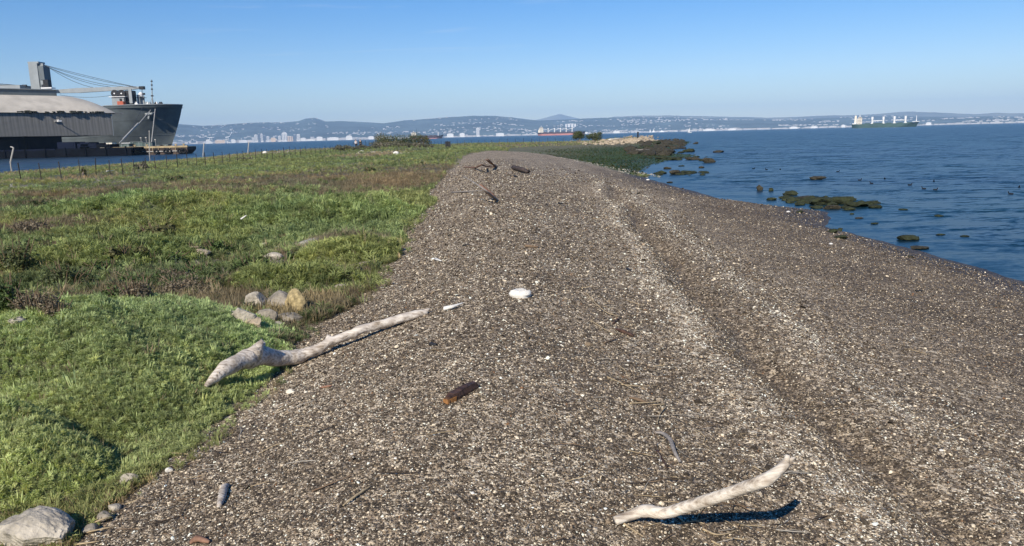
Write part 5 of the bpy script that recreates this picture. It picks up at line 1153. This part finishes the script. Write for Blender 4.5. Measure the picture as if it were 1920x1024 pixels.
# ------------------------------------------------------------------ water birds
bm_ = MB(); vs = []
for i, (x, rx_, z) in enumerate([(-.2, .01, .09), (-.16, .05, .08), (-.08, .08, .06), (.04, .085, .06), (.12, .055, .07), (.15, .02, .09)]):
    for t in range(8): a1 = 2*math.pi*t/8; vs.append((x, rx_*math.cos(a1), z+rx_*.8*math.sin(a1)))
bm_.add(vs, [(i*8+k, i*8+(k+1) % 8, (i+1)*8+(k+1) % 8, (i+1)*8+k) for i in range(5) for k in range(8)])
bm_.tube([(.11, 0, .08), (.15, 0, .16), (.16, 0, .20), (.19, 0, .205), (.21, 0, .2)], [.035, .028, .036, .03, .01], 7)
bme = bm_.mesh('water_bird', M_DARK, True); bwe = MB().tube([(.205, 0, .2), (.25, 0, .19)], [.014, .004], 5).mesh('bill', M_WHITE)
for i, (px, py, lab) in enumerate([(1612, 338.5, 'leftmost of the right hand group of water birds'), (1634, 344.5, 'second bird from the left in the right hand group'), (1659, 336, 'farthest bird above the pair'), (1706, 347.5, 'bird right of the farthest one'),
        (1732, 354.5, 'dim bird left of the pair of birds'), (1751, 340.5, 'upper bird of the vertical pair'), (1754, 356.5, 'lower bird of the vertical pair'), (1895, 364.5, 'bird near the right edge'), (1911, 351.5, 'rightmost bird by the photo edge'),
        (1413, 317, 'leftmost of the far trio of birds'), (1437, 318.5, 'middle of the far trio of birds'), (1463, 318.5, 'right one of the far trio'), (1571, 322.5, 'lone bird beyond the flat rock')]):
    q = atz(px, py, 0); o = bpy.data.objects.new('water_bird', bme); COL.objects.link(o); o.location = (q.x, q.y, -.02); o.rotation_euler = (0, 0, i*2.1); o.scale = (.62,)*3
    b_ = bpy.data.objects.new('bill', bwe); COL.objects.link(b_); b_.parent = o; tag(o, 'small dark water bird, '+lab, 'bird', 'dark birds on the water')

# ------------------------------------------------------------------ bushes and small trees
def leafy(name, m, parent, blobs, n, s, seed, up=.3, kind=True):
    """many leaf faces spread through the blobs (x, y, z, rx, ry, rz)"""
    R_ = np.random.default_rng(seed); V = []; 
    w = np.array([b[3]*b[4]+b[3]*b[5] for b in blobs]); idx = R_.choice(len(blobs), n, p=w/w.sum()); B = np.array(blobs)[idx]
    d = R_.normal(size=(n, 3)); d /= np.linalg.norm(d, axis=1)[:, None]; rr = R_.uniform(.35, 1.0, n)**.5
    c = B[:, :3]+d*B[:, 3:]*rr[:, None]*(1+.22*R_.normal(size=n))[:, None]
    u = R_.normal(size=(n, 3)); u /= np.linalg.norm(u, axis=1)[:, None]; v = np.cross(u, d+.4*R_.normal(size=(n, 3))); v /= np.linalg.norm(v, axis=1)[:, None]
    sz = s*R_.uniform(.6, 1.4, n)[:, None]
    V = np.stack([c-u*sz, c+v*sz*.5, c+u*sz, c-v*sz*.5], 1).reshape(-1, 3); F = np.arange(4*n).reshape(-1, 4)
    o = bpy.data.objects.new(name, np_mesh(name, V, F, m, smooth=False)); COL.objects.link(o); o.parent = parent; o['kind'] = 'stuff' if kind else 'thing'
    return o
def foliage_mat(name, c, tr=.2):
    m = bpy.data.materials.new(name); m.use_nodes = True; L = m.node_tree.links.new; b = m.node_tree.nodes['Principled BSDF']; b.inputs['Roughness'].default_value = .7
    g = N(m, 'ShaderNodeNewGeometry'); r = ramp(m, [(0, tuple(x*.6 for x in c)), (.6, c), (1, tuple(min(1, x*1.7) for x in c))]); L(g.outputs['Random Per Island'], r.inputs[0]); L(r.outputs[0], b.inputs['Base Color'])
    t = N(m, 'ShaderNodeBsdfTranslucent'); L(r.outputs[0], t.inputs[0]); mx = N(m, 'ShaderNodeMixShader', i_0=tr); L(b.outputs[0], mx.inputs[1]); L(t.outputs[0], mx.inputs[2]); L(mx.outputs[0], m.node_tree.nodes['Material Output'].inputs[0]); return m
F_DK = foliage_mat('dark_green_leaves', (.075, .090, .026)); F_GY = foliage_mat('grey_green_twigs', (.13, .125, .075)); F_OL = foliage_mat('olive_leaves', (.10, .095, .03)); F_DW = foliage_mat('dead_twigs', (.17, .135, .085)); F_MG = foliage_mat('mid_green_leaves', (.065, .10, .022))
M_TRUNK = mat('pale_trunk', (.30, .24, .18), .9, noise=(4, .6, 1.3))
def bush(px, py, wpx, hpx, Y, m, label, name='bush', n=1500, s=.11, seed=0, grp='bushes by the far fence', nb=7):
    c = aty(px, py, Y); k = Y/FPX; w = wpx*k; z = Hs(c.x, Y)-.05; h = max(aty(px, py-hpx, Y).z-z, .5); R_ = random.Random(seed)
    root = thing(name, label, name, (c.x, Y, z), grp); bl = []
    for i in range(nb):
        f_ = (i+.5)/nb*2-1; bl.append((f_*w*.38, R_.uniform(-.25, .25)*w, h*R_.uniform(.28, .70)*(1-.3*f_*f_), w*R_.uniform(.14, .22), w*R_.uniform(.14, .22), h*R_.uniform(.28, .42)))
    leafy('crown', m, root, bl, n, s, seed)
    mb = MB()
    for i in range(6): a1 = R_.uniform(-1, 1); mb.tube([(a1*w*.1, 0, -.6), (a1*w*.25, R_.uniform(-.2, .2), h*.35), (a1*w*.4, R_.uniform(-.3, .3), h*.75)], [.07, .05, .02], 5)
    mb.build('stem', M_TRUNK, root)
for a_ in [(745, 266, 70, 21, 147, F_DK, 'dark green crown bush at the middle of the clump', 2600, 1), (715, 267, 30, 20, 147, F_OL, 'olive bush at the upper left of the clump', 1500, 2), (775, 268, 40, 21, 147.5, F_DK, 'dark green bush right in the clump', 1800, 3),
           (796, 269, 26, 18, 147, F_OL, 'olive bush at the right end of the clump', 1200, 4), (722, 283, 56, 20, 141, F_GY, 'grey twiggy bush in front of the dark crowns', 2400, 5), (770, 283, 60, 17, 141, F_GY, 'grey green twiggy bush at lower right of the clump', 2400, 6),
           (797, 282, 36, 13, 142, F_GY, 'low grey bush at the right foot of the clump', 1400, 7), (690, 284, 46, 13, 139, F_GY, 'low grey bush at the left foot of the clump', 1700, 8), (645, 284, 44, 13, 137, F_GY, 'separate domed grey bush left of the walkers', 1700, 9),
           (735, 278, 60, 16, 144, F_OL, 'olive green bush between the grey and dark ones', 2200, 10), (668, 285, 30, 9, 137, F_GY, 'small grey bush under the walkers', 900, 11),
           (460, 306, 34, 12, 98, F_GY, 'brownish bush behind the fence below the bow', 1500, 12), (265, 316, 26, 13, 72, F_GY, 'brownish bush by the fence in front of the barge', 1500, 13), (157, 319, 8, 7, 60, F_OL, 'weed ball on the fence at left', 500, 14)]:
    px, py, w, h, Y, m_, lab, n_, sd_ = a_; bush(px, py+2, w, h+2, Y, m_, lab, n=n_, s=.10 if Y > 120 else .06, seed=sd_)
def small_tree(px, Y, top, wpx, label, seed, crowns):
    c = aty(px, 264, Y); k = Y/FPX; z = Hs(c.x, Y); t_ = aty(px, top, Y).z-z; root = thing('tree', label, 'tree', (c.x, Y, z-.1), 'twin bushy trees by the far fence')
    R_ = random.Random(seed); mb = MB()
    for i in range(4): a1 = (-.7, .7, -.15, .4)[i]; mb.tube([(a1*.25, 0, -.1), (a1*.6, .1, t_*.28), (a1*.5+R_.uniform(-.3, .3), .1, t_*.5), (a1*wpx*k*.35, 0, t_*.75)], [.13, .10, .07, .03], 6)
    mb.build('trunk', M_TRUNK, root, smooth=True)
    leafy('crown', F_DK, root, [(x*k, y, t_*zf, rx*k, rx*k, t_*rz) for x, y, zf, rx, rz in crowns], 2600, .11, seed)
small_tree(1085, 186, 244.5, 22, 'left bushy tree with pale forked trunk by the far fence', 31, [(-2, 0, .66, 9, .3), (5, .3, .55, 7, .2), (-7, 0, .5, 5, .2), (0, -.3, .82, 6, .16)])
small_tree(1114, 187, 246, 34, 'right wider bushy tree with pale trunk by the far fence', 32, [(-9, 0, .58, 8, .25), (0, .3, .68, 8, .25), (8, 0, .55, 8, .3), (10, -.2, .84, 5, .14), (3, .1, .4, 7, .2)])
# darker shrubs and leafy weeds of the middle marsh
for i, (px, py, w, h, m_, lab) in enumerate([(62, 388, 34, 12, F_DK, 'dark shrub at left in the middle marsh'), (151, 394, 14, 9, F_DW, 'small brown tuft right of the dark shrub'), (502, 353, 26, 9, F_DK, 'dark little shrub in the brown field'), (459, 348, 10, 5, F_DK, 'tiny dark shrub left of the one in the brown field'),
        (693, 321, 18, 7, F_DK, 'dark round shrub in the far marsh near the gravel'), (470, 512, 66, 34, F_MG, 'dense dark green shrub below the pale stones'), (552, 492, 60, 24, F_MG, 'green shrub in front of the white slab'), (400, 478, 40, 26, F_MG, 'bright leafy weed right of the flat stone'),
        (290, 452, 60, 32, F_OL, 'tall loose leafy weed in the yellow green marsh'), (535, 450, 26, 13, F_MG, 'small leafy weed left of the slab'), (120, 545, 90, 46, F_DK, 'dark bushy weed behind the green cushion'), (190, 520, 60, 30, F_MG, 'green weed right of the dark bushy one'),
        (60, 590, 90, 44, F_DW, 'brown dead brush behind the green cushion at left'), (100, 598, 50, 34, F_DW, 'tangle of grey dead twigs behind the cushion'), (215, 570, 50, 34, F_MG, 'leafy weed poking above the cushion'), (345, 556, 110, 34, F_DW, 'dry brown brush above the cushion top'),
        (250, 565, 50, 40, F_DW, 'straw coloured dead grass clump above the cushion'), (420, 545, 50, 30, F_DK, 'dark grassy shrub above the rock group'), (20, 520, 66, 60, F_DK, 'dark green weed mass at the left edge'), (40, 440, 90, 22, F_DW, 'dull brown brush patch at left'),
        (300, 500, 80, 26, F_MG, 'loose green weeds left of the flat stone'), (230, 486, 60, 24, F_OL, 'olive weeds behind the straw coloured clump'), (440, 478, 40, 18, F_MG, 'green weeds between the flat stone and the pale stones'),
        (250, 540, 90, 24, F_MG, 'mixed green weeds above the cushion, left of its top'), (80, 478, 80, 22, F_OL, 'yellow olive weeds near the left edge'), (330, 530, 90, 26, F_DW, 'grey dry stalks standing among the green weeds'), (10, 585, 50, 60, F_MG, 'tall green weed mass cut by the left edge'),
        (300, 420, 60, 14, F_DK, 'small dark weeds in the middle of the green field'), (430, 352, 50, 8, F_DK, 'low dark strip of weeds in the brown field'), (210, 376, 30, 7, F_DW, 'small dry tuft in the brown band at left'),
        (320, 340, 30, 9, F_DK, 'dark shrub patch in the far left marsh'), (655, 512, 30, 9, F_OL, 'olive weeds over the grey slab'), (372, 520, 60, 26, F_MG, 'green shrub in the middle of the near marsh')]):
    q = gp(px, py); k = (q-EYE).length/FPX; w_ = w*k; h_ = h*k; R_ = random.Random(50+i); root = thing('shrub', lab, 'shrub', (q.x, q.y+w_*.2, q.z-.03), 'shrubs and weeds of the marsh')
    bl = [(R_.uniform(-.36, .36)*w_, R_.uniform(-.3, .3)*w_, h_*R_.uniform(.25, .55), w_*.2, w_*.2, h_*R_.uniform(.35, .5)) for _ in range(7)]
    dist = (q-EYE).length; s_ = max(.009, .0017*dist)*(1.3 if m_ in (F_MG, F_OL) else 1)
    leafy('leaves', m_, root, bl, int(min(4200, 900+1.2*w_*w_*.6/(s_*s_))), s_, 50+i)
    mb = MB(); st_ = F_DW
    for _ in range(14): a1 = R_.uniform(-.4, .4)*w_; a2 = R_.uniform(-.3, .3)*w_; mb.tube([(a1*.3, a2*.3, 0), (a1*.8, a2*.8, h_*.55), (a1*1.2+R_.uniform(-.1, .1)*w_, a2, h_*R_.uniform(.8, 1.15))], [.0025+.0006*dist, .002+.0004*dist, .001+.0002*dist], 4)
    mb.build('stem', M_STRAW2, root)

# ------------------------------------------------------------------ ground cover (stuff): sprigs, blades, brush
def leafp(mb, base, d, ln, w, bend=.2):
    d = Vector(d).normalized(); s = d.cross(Vector((0, 0, 1))); s = s.normalized() if s.length > .05 else Vector((1, 0, 0)); b = Vector(base)
    m_ = b+d*ln*.5+Vector((0, 0, bend*ln*.2)); t = b+d*ln-Vector((0, 0, bend*ln*.3))
    mb.add([b, m_-s*w/2, t, m_+s*w/2], [(0, 1, 2, 3)])
def sprig(seed, n=34, h=.7):
    R_ = random.Random(seed); mb = MB()
    for i in range(n):
        a1 = R_.random()*6.283; z = R_.random()**.7*h; r_ = .12*(1-z/h*.5)
        el = R_.uniform(.05, 1.0); leafp(mb, (r_*math.cos(a1), r_*math.sin(a1), z), (math.cos(a1)*math.cos(el), math.sin(a1)*math.cos(el), math.sin(el)), R_.uniform(.3, .6), .085)
    return mb
def blades(seed, n=16, spread=.22, w=.05):
    R_ = random.Random(seed); mb = MB()
    for i in range(n):
        a1 = R_.random()*6.283; r_ = R_.random()*spread; el = R_.uniform(.9, 1.5); leafp(mb, (r_*math.cos(a1), r_*math.sin(a1), 0), (math.cos(a1)*math.cos(el), math.sin(a1)*math.cos(el), math.sin(el)), R_.uniform(.6, 1.1), w, .5)
    return mb
def twiggy(seed, n=14):
    R_ = random.Random(seed); mb = MB()
    for i in range(n):
        a1 = R_.random()*6.283; r_ = R_.random()*.3; el = R_.uniform(.2, 1.4); leafp(mb, (r_*math.cos(a1), r_*math.sin(a1), R_.random()*.3), (math.cos(a1)*math.cos(el), math.sin(a1)*math.cos(el), math.sin(el)), R_.uniform(.5, 1.0), .028, .2)
    return mb
PROT = [sprig(1), sprig(2), blades(3), blades(4, 12, .3, .07), twiggy(5), twiggy(6)]
def place(n, r0, r1, seed, amin=-37, amax=14):
    R_ = np.random.default_rng(seed); th = np.radians(R_.uniform(amin, amax, n)); rr = r0*(r1/r0)**R_.random(n); return rr*np.sin(th), rr*np.cos(th), rr, R_
def veg(name, n, r0, r1, seed, smul, label, amin=-42, amax=24):
    x, y, rr, R_ = place(n, r0, r1, seed, amin, amax); g = gravel_w(x, y); z = H(x, y); keep = ((R_.random(n) > g*1.3) & (g < .6)) | ((R_.random(n) < .06) & (x < XL(y)+.45*vn(y*2, y*0, 44))) & (z > .42) & (x < XL(y)+25)
    keep &= ~((y > 56) & (x > XG(y)-1.5) & (z < .85)); x, y, z, rr = x[keep], y[keep], z[keep], rr[keep]; n = len(x)
    w, mnd = cover(x, y); w2 = w.copy(); cs = np.cumsum(w2, 1); kk = (R_.random(n)[:, None] > cs).sum(1).clip(0, 5)
    thin = (kk == BARE) & (R_.random(n) < .96) | ((kk == STRAWC) & (R_.random(n) < .25)); ok = ~thin; x, y, z, rr, kk, mnd = [q[ok] for q in (x, y, z, rr, kk, mnd)]; n = len(x)
    pick = np.where(kk <= 0, R_.choice([1, 2, 3], n), np.where(kk == 1, R_.choice([3, 5, 6], n), np.where(kk == 2, R_.choice([1, 2, 4], n), np.where(kk == 3, R_.choice([1, 2, 3], n), R_.choice([5, 6, 4], n)))))
    pick = np.where(mnd > .5, R_.choice([1, 2], n), pick); tall = (mnd > .5) & (R_.random(n) < .07); dead = (mnd > .5) & (R_.random(n) < .02); pick = np.where(tall, R_.choice([3, 4], n), np.where(dead, 5, pick))
    base = np.array([.020, .020, .020, .024, .022, .018])[kk]
    size = (.06+.0115*rr*smul)*np.exp(R_.normal(0, .32, n))*np.where(rr < 9, .6, 1)*np.where(pick > 2, 1.25, 1)
    size = np.where(mnd > .5, (.022+.0031*rr)*np.exp(R_.normal(0, .28, n))*np.where(tall | dead, 1.75, 1)*np.where(rr > 10.5, 1.9, 1), size)
    size = np.minimum(size, np.where(kk == 1, .30, .42)); size = np.where(y > 60, np.minimum(size, .5), size)
    tint = CC[kk]*R_.uniform(.65, 1.35, n)[:, None]; tint *= (1+.7*fbm(x*.9, y*.6, 3, 91))[:, None]
    tint = np.where((mnd > .5)[:, None], tint*np.where((rr < 10.5)[:, None], np.array([1.76, 1.82, 2.0])[None], np.array([1.15, 1.18, 1.1])[None]), tint*1.12)
    tint[dead] = (.30, .24, .15)
    hue = fbm(x*.35, y*.25, 3, 93)[:, None]; tint = tint*(1+hue*np.array([.45, .1, -.1])[None])
    rot = np.stack([R_.normal(0, .22, n), R_.normal(0, .22, n), R_.uniform(0, 6.283, n)], 1)
    P = np.stack([x, y, z-size*.12], 1)
    o = scatter(name, PROT, P, rot, size, pick, np.clip(tint, .004, .8), M_LEAF); o['label'] = label; return o
veg('cushion_plants', 135000, 3.6, 10.5, 1, .35, 'fine leaved green cushions beside the gravel', -50, -8)
veg('marsh_plants', 95000, 9, 45, 2, .38, 'low green and brown marsh plants', -45, 8)
veg('far_marsh_grass', 70000, 40, 245, 3, .20, 'far grass and weeds of the marsh', -45, 16)

# weed tufts over the low green shore
x, y, rr, R_ = place(26000, 52, 250, 17, 0, 18); z = H(x, y); g = gravel_w(x, y)
kp = (g < .35) & (z > -.05) & (z < .62+.15*R_.random(len(x))) & (x > 3); x, y, z, rr = x[kp], y[kp], z[kp], rr[kp]; n = len(x)
tint = np.array([.050, .068, .018])[None]*R_.uniform(.5, 1.6, n)[:, None]*(1+1.2*fbm(x*.5, y*.3, 3, 97))[:, None]
br = R_.random(n) < .12; tint[br] = np.array([.20, .16, .09])
o = scatter('shore_weed', PROT, np.stack([x, y, z-.03], 1), np.stack([R_.normal(0, .5, n), R_.normal(0, .5, n), R_.uniform(0, 6.28, n)], 1), R_.uniform(.08, .2, n), R_.choice([1, 2, 5], n), np.clip(tint, .004, .6), M_LEAF)
o['label'] = 'dark green weed over the low shore'

# ------------------------------------------------------------------ shell chips and pebbles (stuff)
def chip(seed, flat):
    R_ = random.Random(seed); mb = rock_mb(seed, 1, R_.uniform(.6, .85), flat, 1, .35, 4); return mb
def shard(seed):
    R_ = random.Random(seed); n = 6; mb = MB(); vs = [(0, 0, .22)]+[(math.cos(t*1.047)*R_.uniform(.6, 1.1), math.sin(t*1.047)*R_.uniform(.4, .8), R_.uniform(-.05, .1)) for t in range(n)]
    return mb.add(vs, [(0, 1+t, 1+(t+1) % n) for t in range(n)])
def low(seed, flat):
    m = MB(); R_ = random.Random(seed); vs = [(0, 0, flat)]
    for rr1, zz in ((.62, flat*.75), (1, 0)):
        for t in range(6): a1 = t*1.047+rr1; q = R_.uniform(.75, 1.15)*rr1; vs.append((q*math.cos(a1), q*.72*math.sin(a1), zz))
    return m.add(vs, [(0, 1+t, 1+(t+1) % 6) for t in range(6)]+[(1+t, 7+t, 7+(t+1) % 6, 1+(t+1) % 6) for t in range(6)])
n = 760000; x, y, rr, R_ = place(n, 1.7, 64, 11, -40, 40); g = gravel_w(x, y)
keep = ((g > .45) | (R_.random(n) < .02)) & (R_.random(n) < np.clip((64-rr)/34, 0, 1)*np.clip(1.25-rr/60, .2, 1)) & (x < XR(y)-.25); x, y, rr = x[keep], y[keep], rr[keep]; n = len(x); z = H(x, y)
xb = XB(y) + fbm(y*.35, x*0+3, 3, 8)*.7; nb = vn(x*3, y*1.6, 71)*.8+vn(x*9, y*6, 72)*.6
shl = (.8*np.exp(-((x-xb+.05)/.19)**2)+.75*np.exp(-((x-xb-1.2)/.15)**2))*nb-.25*np.exp(-((x-xb-.5)/.22)**2)
u = R_.random(n); u = np.where(x > xb+1.9, .5+(u-.5)*.86, u)+.25*np.clip(shl, -1, 1.2)+.10*fbm(x*1.1, y*1.1, 3, 95)
pal = np.array([(.046, .037, .029), (.082, .066, .050), (.145, .116, .088), (.22, .17, .12), (.42, .35, .26), (.66, .575, .45), (.80, .75, .65)])
ki = np.digitize(u, [.26, .46, .62, .71, .81, .93]); tint = pal[ki]*R_.uniform(.8, 1.2, n)[:, None]
tint[R_.random(n) < .006] = (.20, .11, .06)
size = (.0028+.00085*np.minimum(rr, 12)+.0006*np.maximum(rr-12, 0))*np.exp(R_.normal(0, .36, n))*.80*np.where(x > xb+1.9, .8, 1)
bigp = R_.random(n) < .006; size = np.where(bigp, size*2.3, size)
tilt = np.where(R_.random(n) < .3, .6, .25); rot = np.stack([R_.normal(0, 1, n)*tilt, R_.normal(0, 1, n)*tilt, R_.uniform(0, 6.283, n)], 1)
o = scatter('shell_chips', [low(3, .5), low(4, .4), low(5, .7), shard(6), shard(7)], np.stack([x, y, z+size*.1], 1), rot, size, np.where(ki >= 4, R_.choice([1, 4, 5], n), R_.choice([1, 2, 3], n)), np.clip(tint*np.array([1.10, 1.06, .96])[None], 0, .85), M_CHIP)
o['label'] = 'shell chips and pebbles of the near beach'

# dry straw and plant litter washed up in loose bands (stuff)
def straw(seed):
    R_ = random.Random(seed); m = MB(); y0 = R_.uniform(-.12, .12); return m.tube([(-1, 0, .01), (-.3, y0, .05), (.4, y0*1.2, .05), (1, -y0, .015)], [.018, .03, .028, .012], 4)
x, y, rr, R_ = place(5200, 2.2, 26, 23, -30, 34); xb = XB(y)
p = np.exp(-((x-(.95+.03*y))/.45)**2)*.8*vn(x*1.5, y*.8, 99) + .5*np.exp(-((x-XL(y)-.35)/.3)**2)*vn(x, y*.7, 98) + .04
kp = (R_.random(len(x)) < p) & (gravel_w(x, y) > .3); x, y, rr = x[kp], y[kp], rr[kp]; n = len(x); z = H(x, y)
tint = np.array([(.34, .26, .15), (.17, .115, .07), (.05, .035, .025), (.30, .27, .22)])[R_.integers(0, 4, n)]*R_.uniform(.7, 1.25, n)[:, None]
size = R_.uniform(.025, .10, n)*(1+.03*rr); rot = np.stack([R_.normal(0, .1, n), R_.normal(0, .12, n), R_.normal(.3, .9, n)], 1)
o = scatter('dry_litter', [straw(1), straw(2), straw(3)], np.stack([x, y, z+.008], 1), rot, size, R_.choice([1, 2, 3], n), tint, M_CHIP); o['label'] = 'dry straws and plant litter washed up on the gravel'

# ------------------------------------------------------------------ haze
if HAZE > 0:
    m = bpy.data.materials.new('haze'); m.use_nodes = True; m.node_tree.nodes.remove(m.node_tree.nodes['Principled BSDF'])
    pv = N(m, 'ShaderNodeVolumePrincipled'); pv.inputs['Color'].default_value = (.46, .70, 1, 1); pv.inputs['Density'].default_value = HAZE; pv.inputs['Anisotropy'].default_value = -0.16
    m.node_tree.links.new(pv.outputs[0], m.node_tree.nodes['Material Output'].inputs['Volume'])
    hz_ = MB().box((0, 4000, 287), (42000, 29000, 580)).build('haze', m); hz_['kind'] = 'stuff'; hz_['label'] = 'thin blue haze over the bay'
